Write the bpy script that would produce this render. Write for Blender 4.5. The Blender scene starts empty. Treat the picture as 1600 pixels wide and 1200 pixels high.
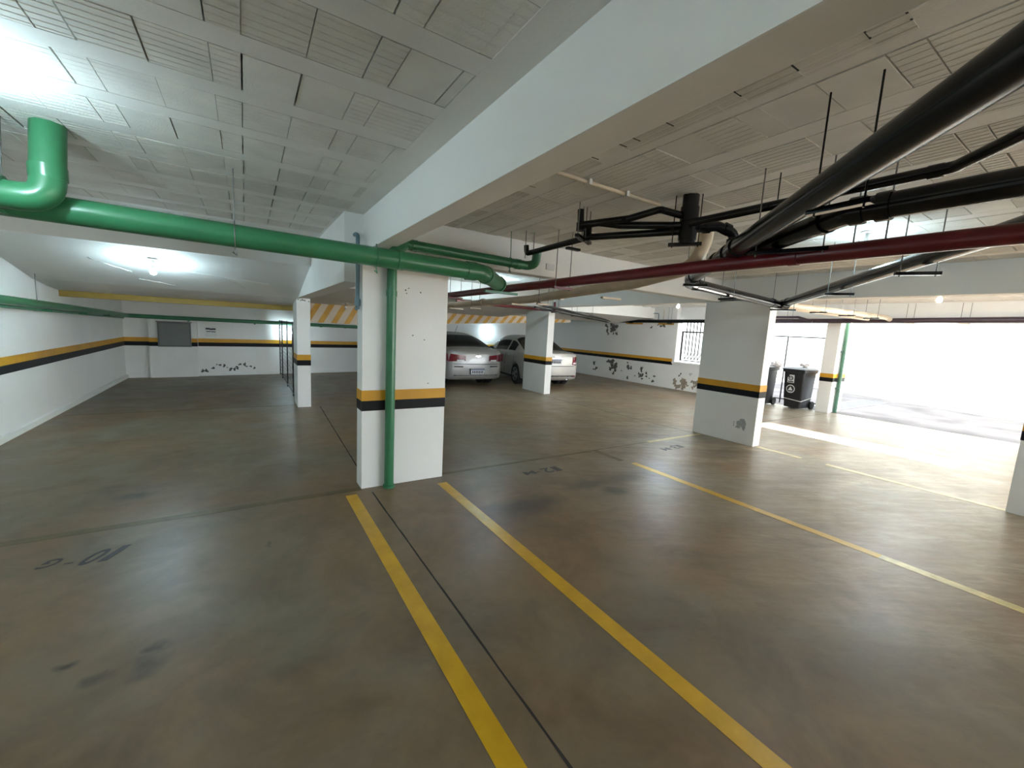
import bpy, bmesh, math, random
from mathutils import Vector, Matrix
random.seed(7)
S = bpy.context.scene
C = S.collection
PI = math.pi

# ------------------------------------------------------------------ camera
cam = bpy.data.cameras.new('camera'); co = bpy.data.objects.new('camera', cam); C.objects.link(co)
cam.sensor_width = 36.0; cam.lens = 14.486; cam.clip_start = 0.02; cam.clip_end = 300
yaw, pitch, roll = math.radians(32.965), math.radians(7.392), math.radians(3.068)
fw = Vector((math.sin(yaw)*math.cos(pitch), math.cos(yaw)*math.cos(pitch), -math.sin(pitch)))
rt0 = Vector((math.cos(yaw), -math.sin(yaw), 0)); up0 = rt0.cross(fw)
rt = rt0*math.cos(roll) + up0*math.sin(roll)
up = up0*math.cos(roll) - rt0*math.sin(roll)
M = Matrix((rt, up, -fw)).transposed().to_4x4(); M.translation = Vector((0, 0, 1.6))
co.matrix_world = M
S.camera = co

# ------------------------------------------------------------------ sky, sun, exposure
w = bpy.data.worlds.new('world'); S.world = w; w.use_nodes = True
bg = w.node_tree.nodes['Background']
bg.inputs[0].default_value = (0.80, 0.90, 1.0, 1); bg.inputs[1].default_value = 2.8
sun = bpy.data.lights.new('sun', 'SUN'); sun.energy = 42; sun.angle = 0.009; sun.color = (1, 0.94, 0.84)
so = bpy.data.objects.new('sun', sun); C.objects.link(so)
so.rotation_euler = Vector((-1, 0.06, -0.603)).to_track_quat('-Z', 'Y').to_euler()
S.view_settings.view_transform = 'Standard'; S.view_settings.look = 'None'
S.view_settings.gamma = 1.0; S.view_settings.use_curve_mapping = False
S.view_settings.exposure = 2.12
BULB = 185.0     # radiance of an ordinary lit bulb

# ------------------------------------------------------------------ materials
def nodes_of(name):
    m = bpy.data.materials.new(name); m.use_nodes = True
    nt = m.node_tree; b = nt.nodes['Principled BSDF']
    return m, nt, b
def N(nt, t, **kw):
    n = nt.nodes.new(t)
    for k, v in kw.items():
        if k.startswith('i_'): n.inputs[k[2:].replace('_', ' ')].default_value = v
        else: setattr(n, k, v)
    return n
def noise(nt, vec, scale, detail=4, rough=0.55, dist=0.0):
    n = N(nt, 'ShaderNodeTexNoise'); n.inputs['Scale'].default_value = scale
    n.inputs['Detail'].default_value = detail; n.inputs['Roughness'].default_value = rough
    n.inputs['Distortion'].default_value = dist
    nt.links.new(vec, n.inputs['Vector']); return n.outputs['Fac']
def ramp(nt, fac, a, b, ca=(0,0,0,1), cb=(1,1,1,1)):
    r = N(nt, 'ShaderNodeValToRGB'); r.color_ramp.elements[0].position = a; r.color_ramp.elements[1].position = b
    r.color_ramp.elements[0].color = ca; r.color_ramp.elements[1].color = cb
    nt.links.new(fac, r.inputs[0]); return r.outputs[0]
def mix(nt, fac, a, b, mode='MIX'):
    n = N(nt, 'ShaderNodeMix', data_type='RGBA', blend_type=mode)
    for sock, v in ((n.inputs[0], fac), (n.inputs[6], a), (n.inputs[7], b)):
        if hasattr(v, 'links') or isinstance(v, bpy.types.NodeSocket): nt.links.new(v, sock)
        else: sock.default_value = v
    return n.outputs[2]
def c4(c): return (c[0], c[1], c[2], 1)
def mat(name, col, rough=0.5, metal=0.0, var=0.12, scale=6.0, bump=0.0, bscale=60.0, emit=None, spec=0.5, coat=0.0, world=True):
    m, nt, b = nodes_of(name)
    b.inputs['Roughness'].default_value = rough; b.inputs['Metallic'].default_value = metal
    b.inputs['Specular IOR Level'].default_value = spec; b.inputs['Coat Weight'].default_value = coat
    g = N(nt, 'ShaderNodeNewGeometry').outputs['Position'] if world else N(nt, 'ShaderNodeTexCoord').outputs['Object']
    f = noise(nt, g, scale)
    lo = c4([x*(1-var) for x in col]); hi = c4([min(1, x*(1+var)) for x in col])
    nt.links.new(ramp(nt, f, 0.3, 0.7, lo, hi), b.inputs['Base Color'])
    if bump:
        bp = N(nt, 'ShaderNodeBump'); bp.inputs['Strength'].default_value = bump; bp.inputs['Distance'].default_value = 0.004
        nt.links.new(noise(nt, g, bscale, 3), bp.inputs['Height']); nt.links.new(bp.outputs[0], b.inputs['Normal'])
    if emit:
        b.inputs['Emission Color'].default_value = c4(emit[0]); b.inputs['Emission Strength'].default_value = emit[1]
    return m

M_ = {}
M_['white'] = mat('white_paint', (0.86, 0.85, 0.82), 0.75, var=0.03, scale=1.3, bump=0.25, bscale=45)
M_['ceil'] = mat('white_ceiling_paint', (0.82, 0.80, 0.76), 0.8, var=0.05, scale=2.2, bump=0.3, bscale=70)
M_['blockm'] = mat('painted_ceramic_block', (0.80, 0.78, 0.73), 0.85, var=0.09, scale=3.5, bump=0.4, bscale=120)
M_['blockd'] = mat('painted_ceramic_block_thin_coat', (0.71, 0.685, 0.635), 0.85, var=0.10, scale=4.5, bump=0.4, bscale=120)
M_['yellow'] = mat('yellow_band_paint', (0.62, 0.30, 0.009), 0.5, var=0.08, scale=4, bump=0.1)
M_['black'] = mat('black_band_paint', (0.006, 0.0055, 0.007), 0.5, var=0.2, scale=4, bump=0.1, spec=0.2)
M_['lineyellow'] = mat('yellow_floor_paint', (0.56, 0.31, 0.009), 0.33, var=0.12, scale=7, bump=0.1)
M_['linepale'] = mat('worn_yellow_floor_paint', (0.52, 0.42, 0.17), 0.35, var=0.25, scale=9, bump=0.1)
M_['linebrown'] = mat('worn_brown_floor_paint', (0.105, 0.072, 0.025), 0.42, var=0.35, scale=5, bump=0.1)
M_['crack'] = mat('dark_joint_filler', (0.018, 0.015, 0.012), 0.8, var=0.3)
M_['ink'] = mat('dark_floor_stencil_paint', (0.022, 0.022, 0.026), 0.5, var=0.3, scale=30)
M_['inkf'] = mat('faded_floor_stencil_paint', (0.055, 0.045, 0.045), 0.5, var=0.3, scale=30)
M_['green'] = mat('green_pipe_paint', (0.036, 0.180, 0.080), 0.3, var=0.12, scale=5, bump=0.06, bscale=30)
M_['greend'] = mat('weathered_green_pipe_paint', (0.055, 0.135, 0.085), 0.45, var=0.15, scale=5)
M_['greenl'] = mat('pale_green_pipe_paint', (0.20, 0.42, 0.25), 0.35, var=0.1, scale=5)
M_['bpipe'] = mat('black_pipe_paint', (0.008, 0.008, 0.009), 0.2, var=0.2, scale=5, bump=0.04, bscale=30, spec=0.35)
M_['purple'] = mat('dark_purple_pipe_paint', (0.055, 0.035, 0.05), 0.4, var=0.2, scale=5)
M_['red'] = mat('dark_red_pipe_paint', (0.135, 0.010, 0.014), 0.33, var=0.15, scale=5)
M_['cream'] = mat('cream_pipe_paint', (0.60, 0.50, 0.37), 0.45, var=0.12, scale=4)
M_['steel'] = mat('grey_hanger_steel', (0.20, 0.20, 0.19), 0.5, 0.6, var=0.2)
M_['blueg'] = mat('blue_grey_conduit_paint', (0.16, 0.26, 0.30), 0.45, var=0.15)
M_['plastic'] = mat('white_fixture_plastic', (0.7, 0.7, 0.68), 0.4, var=0.05)
M_['chrome'] = mat('chrome', (0.7, 0.7, 0.7), 0.12, 1.0, var=0.05)
M_['bulb'] = mat('lit_bulb', (0.9, 0.95, 1.0), 0.4, var=0.0, emit=((0.64, 0.89, 1.0), BULB))
M_['bulb_dim'] = mat('lit_bulb_weak', (0.9, 0.95, 1.0), 0.4, var=0.0, emit=((0.64, 0.89, 1.0), BULB*.4))
M_['bulb_mid'] = mat('lit_bulb_medium', (0.9, 0.95, 1.0), 0.4, var=0.0, emit=((0.64, 0.89, 1.0), BULB*.8))
M_['bulb_bright'] = mat('lit_bulb_strong', (0.9, 0.95, 1.0), 0.4, var=0.0, emit=((0.80, 0.94, 1.0), BULB*1.9))
M_['offbulb'] = mat('unlit_bulb_glass', (0.75, 0.75, 0.72), 0.12, var=0.02)
M_['metalgrey'] = mat('grey_enamel_panel', (0.17, 0.175, 0.165), 0.5, 0.2, var=0.06)
M_['metalgrey2'] = mat('grey_enamel_frame', (0.12, 0.125, 0.115), 0.5, 0.2, var=0.06)
M_['iron'] = mat('black_iron', (0.012, 0.012, 0.013), 0.45, 0.3, var=0.2)
M_['bin'] = mat('black_bin_plastic', (0.013, 0.013, 0.015), 0.42, var=0.2, bump=0.05)
M_['sticker'] = mat('white_sticker', (0.78, 0.78, 0.76), 0.5, var=0.03)
M_['sand'] = mat('bare_plaster', (0.33, 0.27, 0.21), 0.9, var=0.3, scale=25, bump=0.6, bscale=60)
M_['peel'] = mat('dark_peeled_plaster', (0.12, 0.115, 0.105), 0.9, var=0.4, scale=30, bump=0.6, bscale=60)
M_['smudge'] = mat('tyre_smudge', (0.40, 0.41, 0.41), 0.8, var=0.25, scale=40)
M_['outwall'] = mat('cream_outdoor_wall_paint', (0.80, 0.77, 0.66), 0.8, var=0.03, scale=0.8, bump=0.2)
M_['yard'] = mat('weathered_yard_concrete', (0.098, 0.088, 0.086), 0.9, var=0.35, scale=1.1, bump=0.2, bscale=30, spec=0.15)
M_['grate'] = mat('drain_grate_steel', (0.12, 0.12, 0.14), 0.5, 0.5, var=0.15)
M_['tan'] = mat('pale_striped_fascia_paint', (0.70, 0.60, 0.48), 0.7, var=0.06, scale=3, bump=0.2)
M_['orange'] = mat('amber_stripe_paint', (0.62, 0.34, 0.06), 0.6, var=0.12, scale=6)
M_['dullyel'] = mat('dull_yellow_edge_paint', (0.38, 0.26, 0.055), 0.6, var=0.12, scale=3)
M_['silver'] = mat('silver_car_paint', (0.42, 0.41, 0.40), 0.38, 0.5, var=0.02, coat=0.35, world=False)
M_['champ'] = mat('light_silver_car_paint', (0.52, 0.50, 0.47), 0.38, 0.45, var=0.02, coat=0.35, world=False)
M_['carglass'] = mat('dark_car_glass', (0.010, 0.012, 0.012), 0.08, var=0.05, spec=0.3, world=False)
M_['carglass2'] = mat('clear_car_glass', (0.02, 0.024, 0.024), 0.06, var=0.05, spec=0.8, world=False)
M_['carglass2'].node_tree.nodes['Principled BSDF'].inputs['Alpha'].default_value = 0.25
M_['tail'] = mat('red_tail_lamp', (0.16, 0.006, 0.016), 0.12, var=0.15, coat=1.0, world=False)
M_['tailw'] = mat('clear_reverse_lamp', (0.75, 0.72, 0.72), 0.1, var=0.05, world=False)
M_['tyre'] = mat('tyre_rubber', (0.014, 0.014, 0.014), 0.8, var=0.2, world=False)
M_['rim'] = mat('alloy_rim', (0.5, 0.5, 0.5), 0.3, 0.8, var=0.05, world=False)
M_['darkpl'] = mat('black_car_plastic', (0.018, 0.018, 0.018), 0.5, var=0.1, world=False)
M_['plate'] = mat('licence_plate', (0.62, 0.63, 0.66), 0.4, var=0.03, world=False)
M_['plateb'] = mat('licence_plate_band', (0.08, 0.11, 0.22), 0.4, var=0.03, world=False)
M_['bag'] = mat('white_plastic_bag', (0.75, 0.68, 0.66), 0.4, var=0.12, scale=30)
M_['sunblock'] = mat('sun_blocker_render', (0.6, 0.57, 0.5), 0.9, var=0.1, scale=1)

def floor_mat():
    m, nt, b = nodes_of('stained_polished_concrete')
    g = N(nt, 'ShaderNodeNewGeometry').outputs['Position']
    n1 = ramp(nt, noise(nt, g, 0.55, 5, 0.6, 0.4), 0.40, 0.60)
    col = mix(nt, n1, (0.190, 0.120, 0.064, 1), (0.172, 0.150, 0.110, 1))
    n2 = ramp(nt, noise(nt, g, 1.7, 6, 0.65, 0.6), 0.42, 0.75)
    col = mix(nt, n2, col, (0.112, 0.078, 0.048, 1))
    n3 = ramp(nt, noise(nt, g, 9.0, 4, 0.6), 0.3, 0.7)
    col = mix(nt, n3, col, mix(nt, 1.0, col, (1.16, 1.14, 1.10, 1), 'MULTIPLY'))
    # worn trowel and tyre streaks along x; daylight painted into the right-hand bay
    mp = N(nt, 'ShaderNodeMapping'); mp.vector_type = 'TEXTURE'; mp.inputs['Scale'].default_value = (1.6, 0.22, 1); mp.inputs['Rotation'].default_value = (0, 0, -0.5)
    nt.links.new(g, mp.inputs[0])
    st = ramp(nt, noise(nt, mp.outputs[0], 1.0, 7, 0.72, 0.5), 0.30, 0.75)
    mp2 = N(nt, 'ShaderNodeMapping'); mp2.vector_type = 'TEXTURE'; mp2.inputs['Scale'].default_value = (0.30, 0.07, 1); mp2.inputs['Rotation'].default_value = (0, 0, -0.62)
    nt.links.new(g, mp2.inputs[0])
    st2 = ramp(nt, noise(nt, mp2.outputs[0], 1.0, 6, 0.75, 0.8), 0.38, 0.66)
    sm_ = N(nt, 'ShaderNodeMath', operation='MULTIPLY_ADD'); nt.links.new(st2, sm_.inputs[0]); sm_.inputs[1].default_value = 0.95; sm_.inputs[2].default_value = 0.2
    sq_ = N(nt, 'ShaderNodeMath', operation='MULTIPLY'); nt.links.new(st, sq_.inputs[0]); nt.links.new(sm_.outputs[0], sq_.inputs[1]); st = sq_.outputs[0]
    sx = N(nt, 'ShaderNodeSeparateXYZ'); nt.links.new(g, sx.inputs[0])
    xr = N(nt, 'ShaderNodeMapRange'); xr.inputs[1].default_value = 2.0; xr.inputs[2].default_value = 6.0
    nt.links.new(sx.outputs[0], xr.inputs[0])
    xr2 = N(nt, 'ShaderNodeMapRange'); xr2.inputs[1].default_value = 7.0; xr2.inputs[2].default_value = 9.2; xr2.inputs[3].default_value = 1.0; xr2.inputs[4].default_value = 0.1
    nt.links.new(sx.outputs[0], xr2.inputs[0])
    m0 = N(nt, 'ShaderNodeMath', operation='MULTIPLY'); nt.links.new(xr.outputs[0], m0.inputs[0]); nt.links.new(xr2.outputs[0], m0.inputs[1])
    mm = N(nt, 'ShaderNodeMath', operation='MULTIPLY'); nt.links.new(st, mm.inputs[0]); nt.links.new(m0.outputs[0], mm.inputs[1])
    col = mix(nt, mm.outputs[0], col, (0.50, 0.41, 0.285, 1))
    # oil and tyre spots of their own shape
    wob = N(nt, 'ShaderNodeVectorMath', operation='SCALE'); wob.inputs['Scale'].default_value = 0.16
    nv = N(nt, 'ShaderNodeTexNoise'); nv.inputs['Scale'].default_value = 7; nv.inputs['Detail'].default_value = 3
    nt.links.new(g, nv.inputs['Vector']); nt.links.new(nv.outputs['Color'], wob.inputs[0])
    gp = N(nt, 'ShaderNodeVectorMath', operation='ADD'); nt.links.new(g, gp.inputs[0]); nt.links.new(wob.outputs[0], gp.inputs[1])
    for (x, y, rx, ry, k) in [(-0.86,4.62,.14,.10,.6),(2.15,2.95,.42,.2,.65),(3.05,3.1,.30,.12,.5),(3.6,3.1,.35,.2,.5),(3.2,2.85,.15,.12,.6),
                              (-.41,2.28,.07,.08,.5),(-.60,2.30,.05,.04,.5),(-.40,2.42,.05,.04,.6),(-.71,2.45,.035,.03,.8),(.1,3.2,.02,.05,.5),
                              (2.76,.6,.5,.25,.45),(2.3,.85,.3,.3,.3),(5.9,3.2,.5,.25,.45),(5.7,2.2,.9,.35,.3),(.2,1.95,.18,.1,.25),(1.3,12.5,1.0,.5,.4),(-.9,11.2,1.2,.5,.35)]:
        s = N(nt, 'ShaderNodeVectorMath', operation='SUBTRACT'); nt.links.new(gp.outputs[0], s.inputs[0]); s.inputs[1].default_value = (x+.08, y+.08, .08)
        d = N(nt, 'ShaderNodeVectorMath', operation='DIVIDE'); nt.links.new(s.outputs[0], d.inputs[0]); d.inputs[1].default_value = (rx, ry, 1)
        l = N(nt, 'ShaderNodeVectorMath', operation='LENGTH'); nt.links.new(d.outputs[0], l.inputs[0])
        r = N(nt, 'ShaderNodeMapRange'); r.inputs[1].default_value = 0.35; r.inputs[2].default_value = 1.25; r.inputs[3].default_value = k; r.inputs[4].default_value = 0
        nt.links.new(l.outputs['Value'], r.inputs[0])
        col = mix(nt, r.outputs[0], col, (0.030, 0.028, 0.024, 1))
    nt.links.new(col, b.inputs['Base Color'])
    rr = N(nt, 'ShaderNodeMapRange'); rr.inputs[3].default_value = 0.26; rr.inputs[4].default_value = 0.52
    nt.links.new(noise(nt, g, 2.3, 5, 0.6, 0.4), rr.inputs[0]); nt.links.new(rr.outputs[0], b.inputs['Roughness'])
    b.inputs['Specular IOR Level'].default_value = 0.32
    bp = N(nt, 'ShaderNodeBump'); bp.inputs['Strength'].default_value = 0.12; bp.inputs['Distance'].default_value = 0.004
    nt.links.new(noise(nt, g, 14, 5, 0.6), bp.inputs['Height']); nt.links.new(bp.outputs[0], b.inputs['Normal'])
    return m
M_['floor'] = floor_mat()

# ------------------------------------------------------------------ mesh helpers
def link(name, bm, m, parent=None, smooth=False):
    me = bpy.data.meshes.new(name); bm.normal_update(); bm.to_mesh(me); bm.free()
    return linkme(name, me, m, parent, smooth)
def linkme(name, me, m, parent=None, smooth=False):
    if m and not me.materials: me.materials.append(M_[m] if isinstance(m, str) else m)
    if smooth:
        for p in me.polygons: p.use_smooth = True
    o = bpy.data.objects.new(name, me); C.objects.link(o)
    if parent:
        o.parent = parent; o.matrix_parent_inverse = Matrix.Translation(-parent.location) if parent.type == 'EMPTY' and parent.rotation_euler.z == 0 else Matrix()
    return o
def bx(bm, x0, x1, y0, y1, z0, z1, bev=0.0):
    r = bmesh.ops.create_cube(bm, size=1.0)
    for v in r['verts']:
        v.co = Vector((x0+(v.co.x+.5)*(x1-x0), y0+(v.co.y+.5)*(y1-y0), z0+(v.co.z+.5)*(z1-z0)))
    if bev:
        es = list({e for v in r['verts'] for e in v.link_edges})
        bmesh.ops.bevel(bm, geom=es, offset=bev, segments=2, affect='EDGES', profile=0.7)
    return bm
def box(name, x0, x1, y0, y1, z0, z1, m, parent=None, bev=0.0):
    return link(name, bx(bmesh.new(), x0, x1, y0, y1, z0, z1, bev), m, parent)
def fillet(pts, r, n=7):
    pts = [Vector(p) for p in pts]; out = [pts[0]]
    for i in range(1, len(pts)-1):
        a, b, c = pts[i-1], pts[i], pts[i+1]
        u = (a-b); v = (c-b); lu, lv = u.length, v.length; u.normalize(); v.normalize()
        ang = u.angle(v)
        if ang > PI-0.02: out.append(b); continue
        d = min(r/math.tan(ang/2), lu*.48, lv*.48)
        p0, p1 = b+u*d, b+v*d
        for k in range(n+1):
            t = k/n; out.append(p0*(1-t)**2 + b*2*t*(1-t) + p1*t*t)
    out.append(pts[-1]); return out
def tube(bm, pts, r, seg=14, cap=True, radii=None):
    pts = [Vector(p) for p in pts]; n = len(pts); rings = []
    t0 = (pts[1]-pts[0]).normalized()
    ref = Vector((0,0,1)) if abs(t0.z) < 0.9 else Vector((1,0,0))
    u = t0.cross(ref).normalized()
    for i, p in enumerate(pts):
        t = (pts[min(i+1,n-1)]-pts[max(i-1,0)]).normalized()
        u = (u - t*u.dot(t)).normalized(); v = t.cross(u)
        rr = radii[i] if radii else r
        rings.append([bm.verts.new(p + (u*math.cos(2*PI*k/seg)+v*math.sin(2*PI*k/seg))*rr) for k in range(seg)])
    for a, b in zip(rings, rings[1:]):
        for k in range(seg): bm.faces.new((a[k], a[(k+1)%seg], b[(k+1)%seg], b[k]))
    if cap:
        bm.faces.new(rings[0][::-1]); bm.faces.new(rings[-1])
    return bm
def sm(o, ang=40):
    me = o.data
    for p in me.polygons: p.use_smooth = True
    bm = bmesh.new(); bm.from_mesh(me)
    for e in bm.edges:
        if len(e.link_faces) == 2 and e.calc_face_angle(0) > math.radians(ang): e.smooth = False
    bm.to_mesh(me); bm.free(); return o
def tubeo(name, pts, r, m, parent=None, seg=14, fr=0.0):
    p = fillet(pts, fr) if fr else pts
    return sm(link(name, tube(bmesh.new(), p, r, seg), m, parent))
def lathe(bm, prof, cx, cy, seg=24):
    rings = [[bm.verts.new((cx+r*math.cos(2*PI*k/seg), cy+r*math.sin(2*PI*k/seg), z)) for k in range(seg)] if r > 1e-6 else [bm.verts.new((cx, cy, z))] for r, z in prof]
    for a, b in zip(rings, rings[1:]):
        for k in range(seg):
            k2 = (k+1) % seg
            if len(a) == 1 and len(b) == 1: continue
            if len(a) == 1: bm.faces.new((a[0], b[k2], b[k]))
            elif len(b) == 1: bm.faces.new((a[k], a[k2], b[0]))
            else: bm.faces.new((a[k], a[k2], b[k2], b[k]))
    bmesh.ops.recalc_face_normals(bm, faces=bm.faces); return bm
def prism(bm, pts, off):
    """extrude a planar polygon (3D points) by the vector off"""
    a = [bm.verts.new(p) for p in pts]; b = [bm.verts.new(Vector(p)+Vector(off)) for p in pts]; n = len(pts)
    bm.faces.new(a); bm.faces.new(b[::-1])
    for i in range(n): bm.faces.new((a[i], b[i], b[(i+1)%n], a[(i+1)%n]))
    bmesh.ops.recalc_face_normals(bm, faces=bm.faces); return bm
def empty(name, loc=(0,0,0), rz=0):
    o = bpy.data.objects.new(name, None); C.objects.link(o); o.location = loc; o.rotation_euler.z = rz; o.empty_display_size = 0.1; return o
def tag(o, label, cat, group=None):
    o['label'] = label; o['category'] = cat
    if group: o['group'] = group
    return o
def struct(o, label, cat=None):
    o['kind'] = 'structure'; o['label'] = label
    if cat: o['category'] = cat
    return o
def stuff(o): o['kind'] = 'stuff'; return o
def blob(bm, c, u, v, nrm, r, n=18, irr=0.45, th=0.002, sq=1.0):
    """irregular thin patch lying on a wall: u,v span the wall, nrm points out of it"""
    c, u, v, nrm = Vector(c), Vector(u), Vector(v), Vector(nrm)
    pts = []
    ph = [random.uniform(0, 6.28) for _ in range(4)]
    for k in range(n):
        a = 2*PI*k/n
        rr = r*(1 + irr*(math.sin(2*a+ph[0])*.4+math.sin(3*a+ph[1])*.35+math.sin(5*a+ph[2])*.3)+random.uniform(-irr, irr)*.35)
        pts.append(c + u*math.cos(a)*rr + v*math.sin(a)*rr*sq)
    return prism(bm, pts, nrm*th)

# ================================================================== THE SETTING
HC = 2.60                                        # ceiling height
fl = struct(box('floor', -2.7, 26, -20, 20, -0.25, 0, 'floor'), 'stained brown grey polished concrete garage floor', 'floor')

# walls -------------------------------------------------------------
wl = struct(box('wall_left', -2.62, -2.42, -6.2, 13.3, 0, 2.62, 'white'), 'long white painted wall with yellow and black band on the left', 'wall')
box('yellow_band', -2.422, -2.417, -6, 13.12, 0.87, 0.97, 'yellow', wl)
box('black_band', -2.422, -2.417, -6, 13.12, 0.77, 0.87, 'black', wl)
bl = struct(box('baseboard_left', -2.43, -2.375, -6, 13.1, 0, 0.075, 'white', bev=0.01), 'low white plaster kerb along the left wall', 'kerb')

def bwy(x): return 13.50 + 0.17*x                # face of the slightly skewed back wall
def slab_xy(name, x0, x1, d0, d1, z0, z1, m, parent=None):
    """prism following the back wall, between offsets d0 and d1 in front of it"""
    pts = [(x0, bwy(x0)-d0, z0), (x1, bwy(x1)-d0, z0), (x1, bwy(x1)-d1, z0), (x0, bwy(x0)-d1, z0)]
    return link(name, prism(bmesh.new(), pts, (0, 0, z1-z0)), m, parent)
wb = struct(slab_xy('wall_back', -2.7, 12.0, -0.2, 0, 0, 2.62, 'white'), 'white painted back wall with yellow and black band', 'wall')
slab_xy('yellow_band', -2.42, -1.95, -.002, .004, 0.87, 0.97, 'yellow', wb)
slab_xy('black_band', -2.42, -1.95, -.002, .004, 0.77, 0.87, 'black', wb)
slab_xy('yellow_band', -1.05, 11.6, -.002, .004, 0.87, 0.97, 'yellow', wb)
slab_xy('black_band', -1.05, 11.6, -.002, .004, 0.77, 0.87, 'black', wb)
bb = struct(slab_xy('baseboard_back', -2.4, 11.5, -.01, .05, 0, 0.07, 'white'), 'low white plaster kerb along the back wall', 'kerb')
bm = bmesh.new()
for i in range(13):
    x = -0.75+i*.075+random.uniform(-.02, .02)
    blob(bm, (x, bwy(x)-.001, .22+.05*math.sin(i*.9)+random.uniform(-.03,.03)), (.17,.985*.17*.17,0) if 0 else (.98,.17,0), (0,0,1), (.17,-.98,0), random.uniform(.015,.045), 12, .6)
for x in (-.98, -.9): blob(bm, (x, bwy(x)-.001, .13), (.98,.17,0), (0,0,1), (.17,-.98,0), .04, 12, .6)
link('peeling_plaster', bm, 'peel', wb)
# projecting pier carrying the panel
slab_xy('wall_pier', -1.97, -1.05, -.02, .14, 0, 1.55, 'white', wb)
slab_xy('yellow_band', -1.972, -1.048, .13, .144, 0.87, 0.97, 'yellow', wb)
slab_xy('black_band', -1.972, -1.048, .13, .144, 0.77, 0.87, 'black', wb)

# right-hand wall towards the yard with its barred window ------------
wr = empty('wall_right'); struct(wr, 'grey white wall with flaking plaster and barred window opening', 'wall')
box('wall_panel', 11.6, 11.8, 8.42, 15.6, 0, 2.62, 'white', wr)
box('wall_below_window', 11.6, 11.8, 6.1, 8.42, 0, 0.82, 'white', wr)
box('yellow_band', 11.595, 11.602, 8.42, 15.4, 0.87, 0.97, 'yellow', wr)
box('black_band', 11.595, 11.602, 8.42, 15.4, 0.77, 0.87, 'black', wr)
box('upper_yellow_band', 11.592, 11.602, 8.5, 9.1, 2.055, 2.105, 'yellow', wr)
box('upper_yellow_band', 11.592, 11.602, 9.75, 10.5, 2.05, 2.10, 'yellow', wr)
for seed_, cy, cz, sy, sz, cnt, mt, rr in [(1,10.95,.45,.35,.22,16,'peel',.07),(2,10.25,.45,.2,.25,8,'peel',.045),(3,11.1,1.85,.25,.18,16,'peel',.07),
                                       (4,7.85,.22,.28,.14,16,'sand',.07),(5,7.3,.2,.35,.12,16,'sand',.07),(6,9.45,.28,.4,.1,12,'peel',.045),(7,9.65,.5,.05,.06,4,'peel',.05),
                                       (8,11.9,.3,.2,.15,5,'peel',.06),(9,7.9,.5,.3,.12,5,'peel',.03),(10,9.2,2.02,.35,.05,5,'peel',.05)]:
    random.seed(seed_); bm = bmesh.new()
    for k in range(cnt):
        y = random.gauss(cy, sy*.6); z = max(.04, random.gauss(cz, sz*.6))
        blob(bm, (11.6, y, z), (0,1,0), (0,0,1), (-1,0,0), rr*random.uniform(.5,1.2), 12, .7, .0015+k*.0003)
    link('peeling_plaster', bm, mt, wr)
random.seed(11)
win = struct(empty('window_1', (11.7, 7.3, .82)), 'white framed window opening with black ornamental bars', 'window')
for nm, a in (('sill', (11.56, 11.84, 6.1, 8.42, .82, .88)), ('jamb', (11.58, 11.82, 8.34, 8.42, .88, 2.2))):
    box('window_'+nm, *a, 'white', win)
xg = 11.72
box('bar_frame', xg-.02, xg+.02, 6.2, 8.24, 1.82, 1.865, 'iron', win)
box('bar_frame', xg-.015, xg+.015, 6.2, 8.24, .93, .96, 'iron', win)
box('bar_frame', xg-.015, xg+.015, 8.20, 8.25, .93, 1.86, 'iron', win)
box('bar_rail', xg-.008, xg+.008, 6.2, 8.21, 1.17, 1.185, 'iron', win)
box('bar_rail', xg-.008, xg+.008, 6.2, 8.21, .985, 1.0, 'iron', win)
for k in range(17):
    y = 8.09-.115*k
    box('bar', xg-.012, xg+.012, y-.013, y+.013, 1.18, 2.15, 'iron', win)
    tubeo('bar_diagonal', [(xg, y, .99), (xg, y-.115, 1.18)], .013, 'iron', win, 6)
    tubeo('bar_scroll', [(xg, y, .99), (xg, y, 1.18)], .012, 'iron', win, 6)

# unseen closing walls (the garage goes on behind the camera)
struct(box('wall_front', -2.62, 5.4, -6.4, -6.2, 0, 2.62, 'white'), 'white wall closing the garage behind the viewpoint', 'wall')

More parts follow.
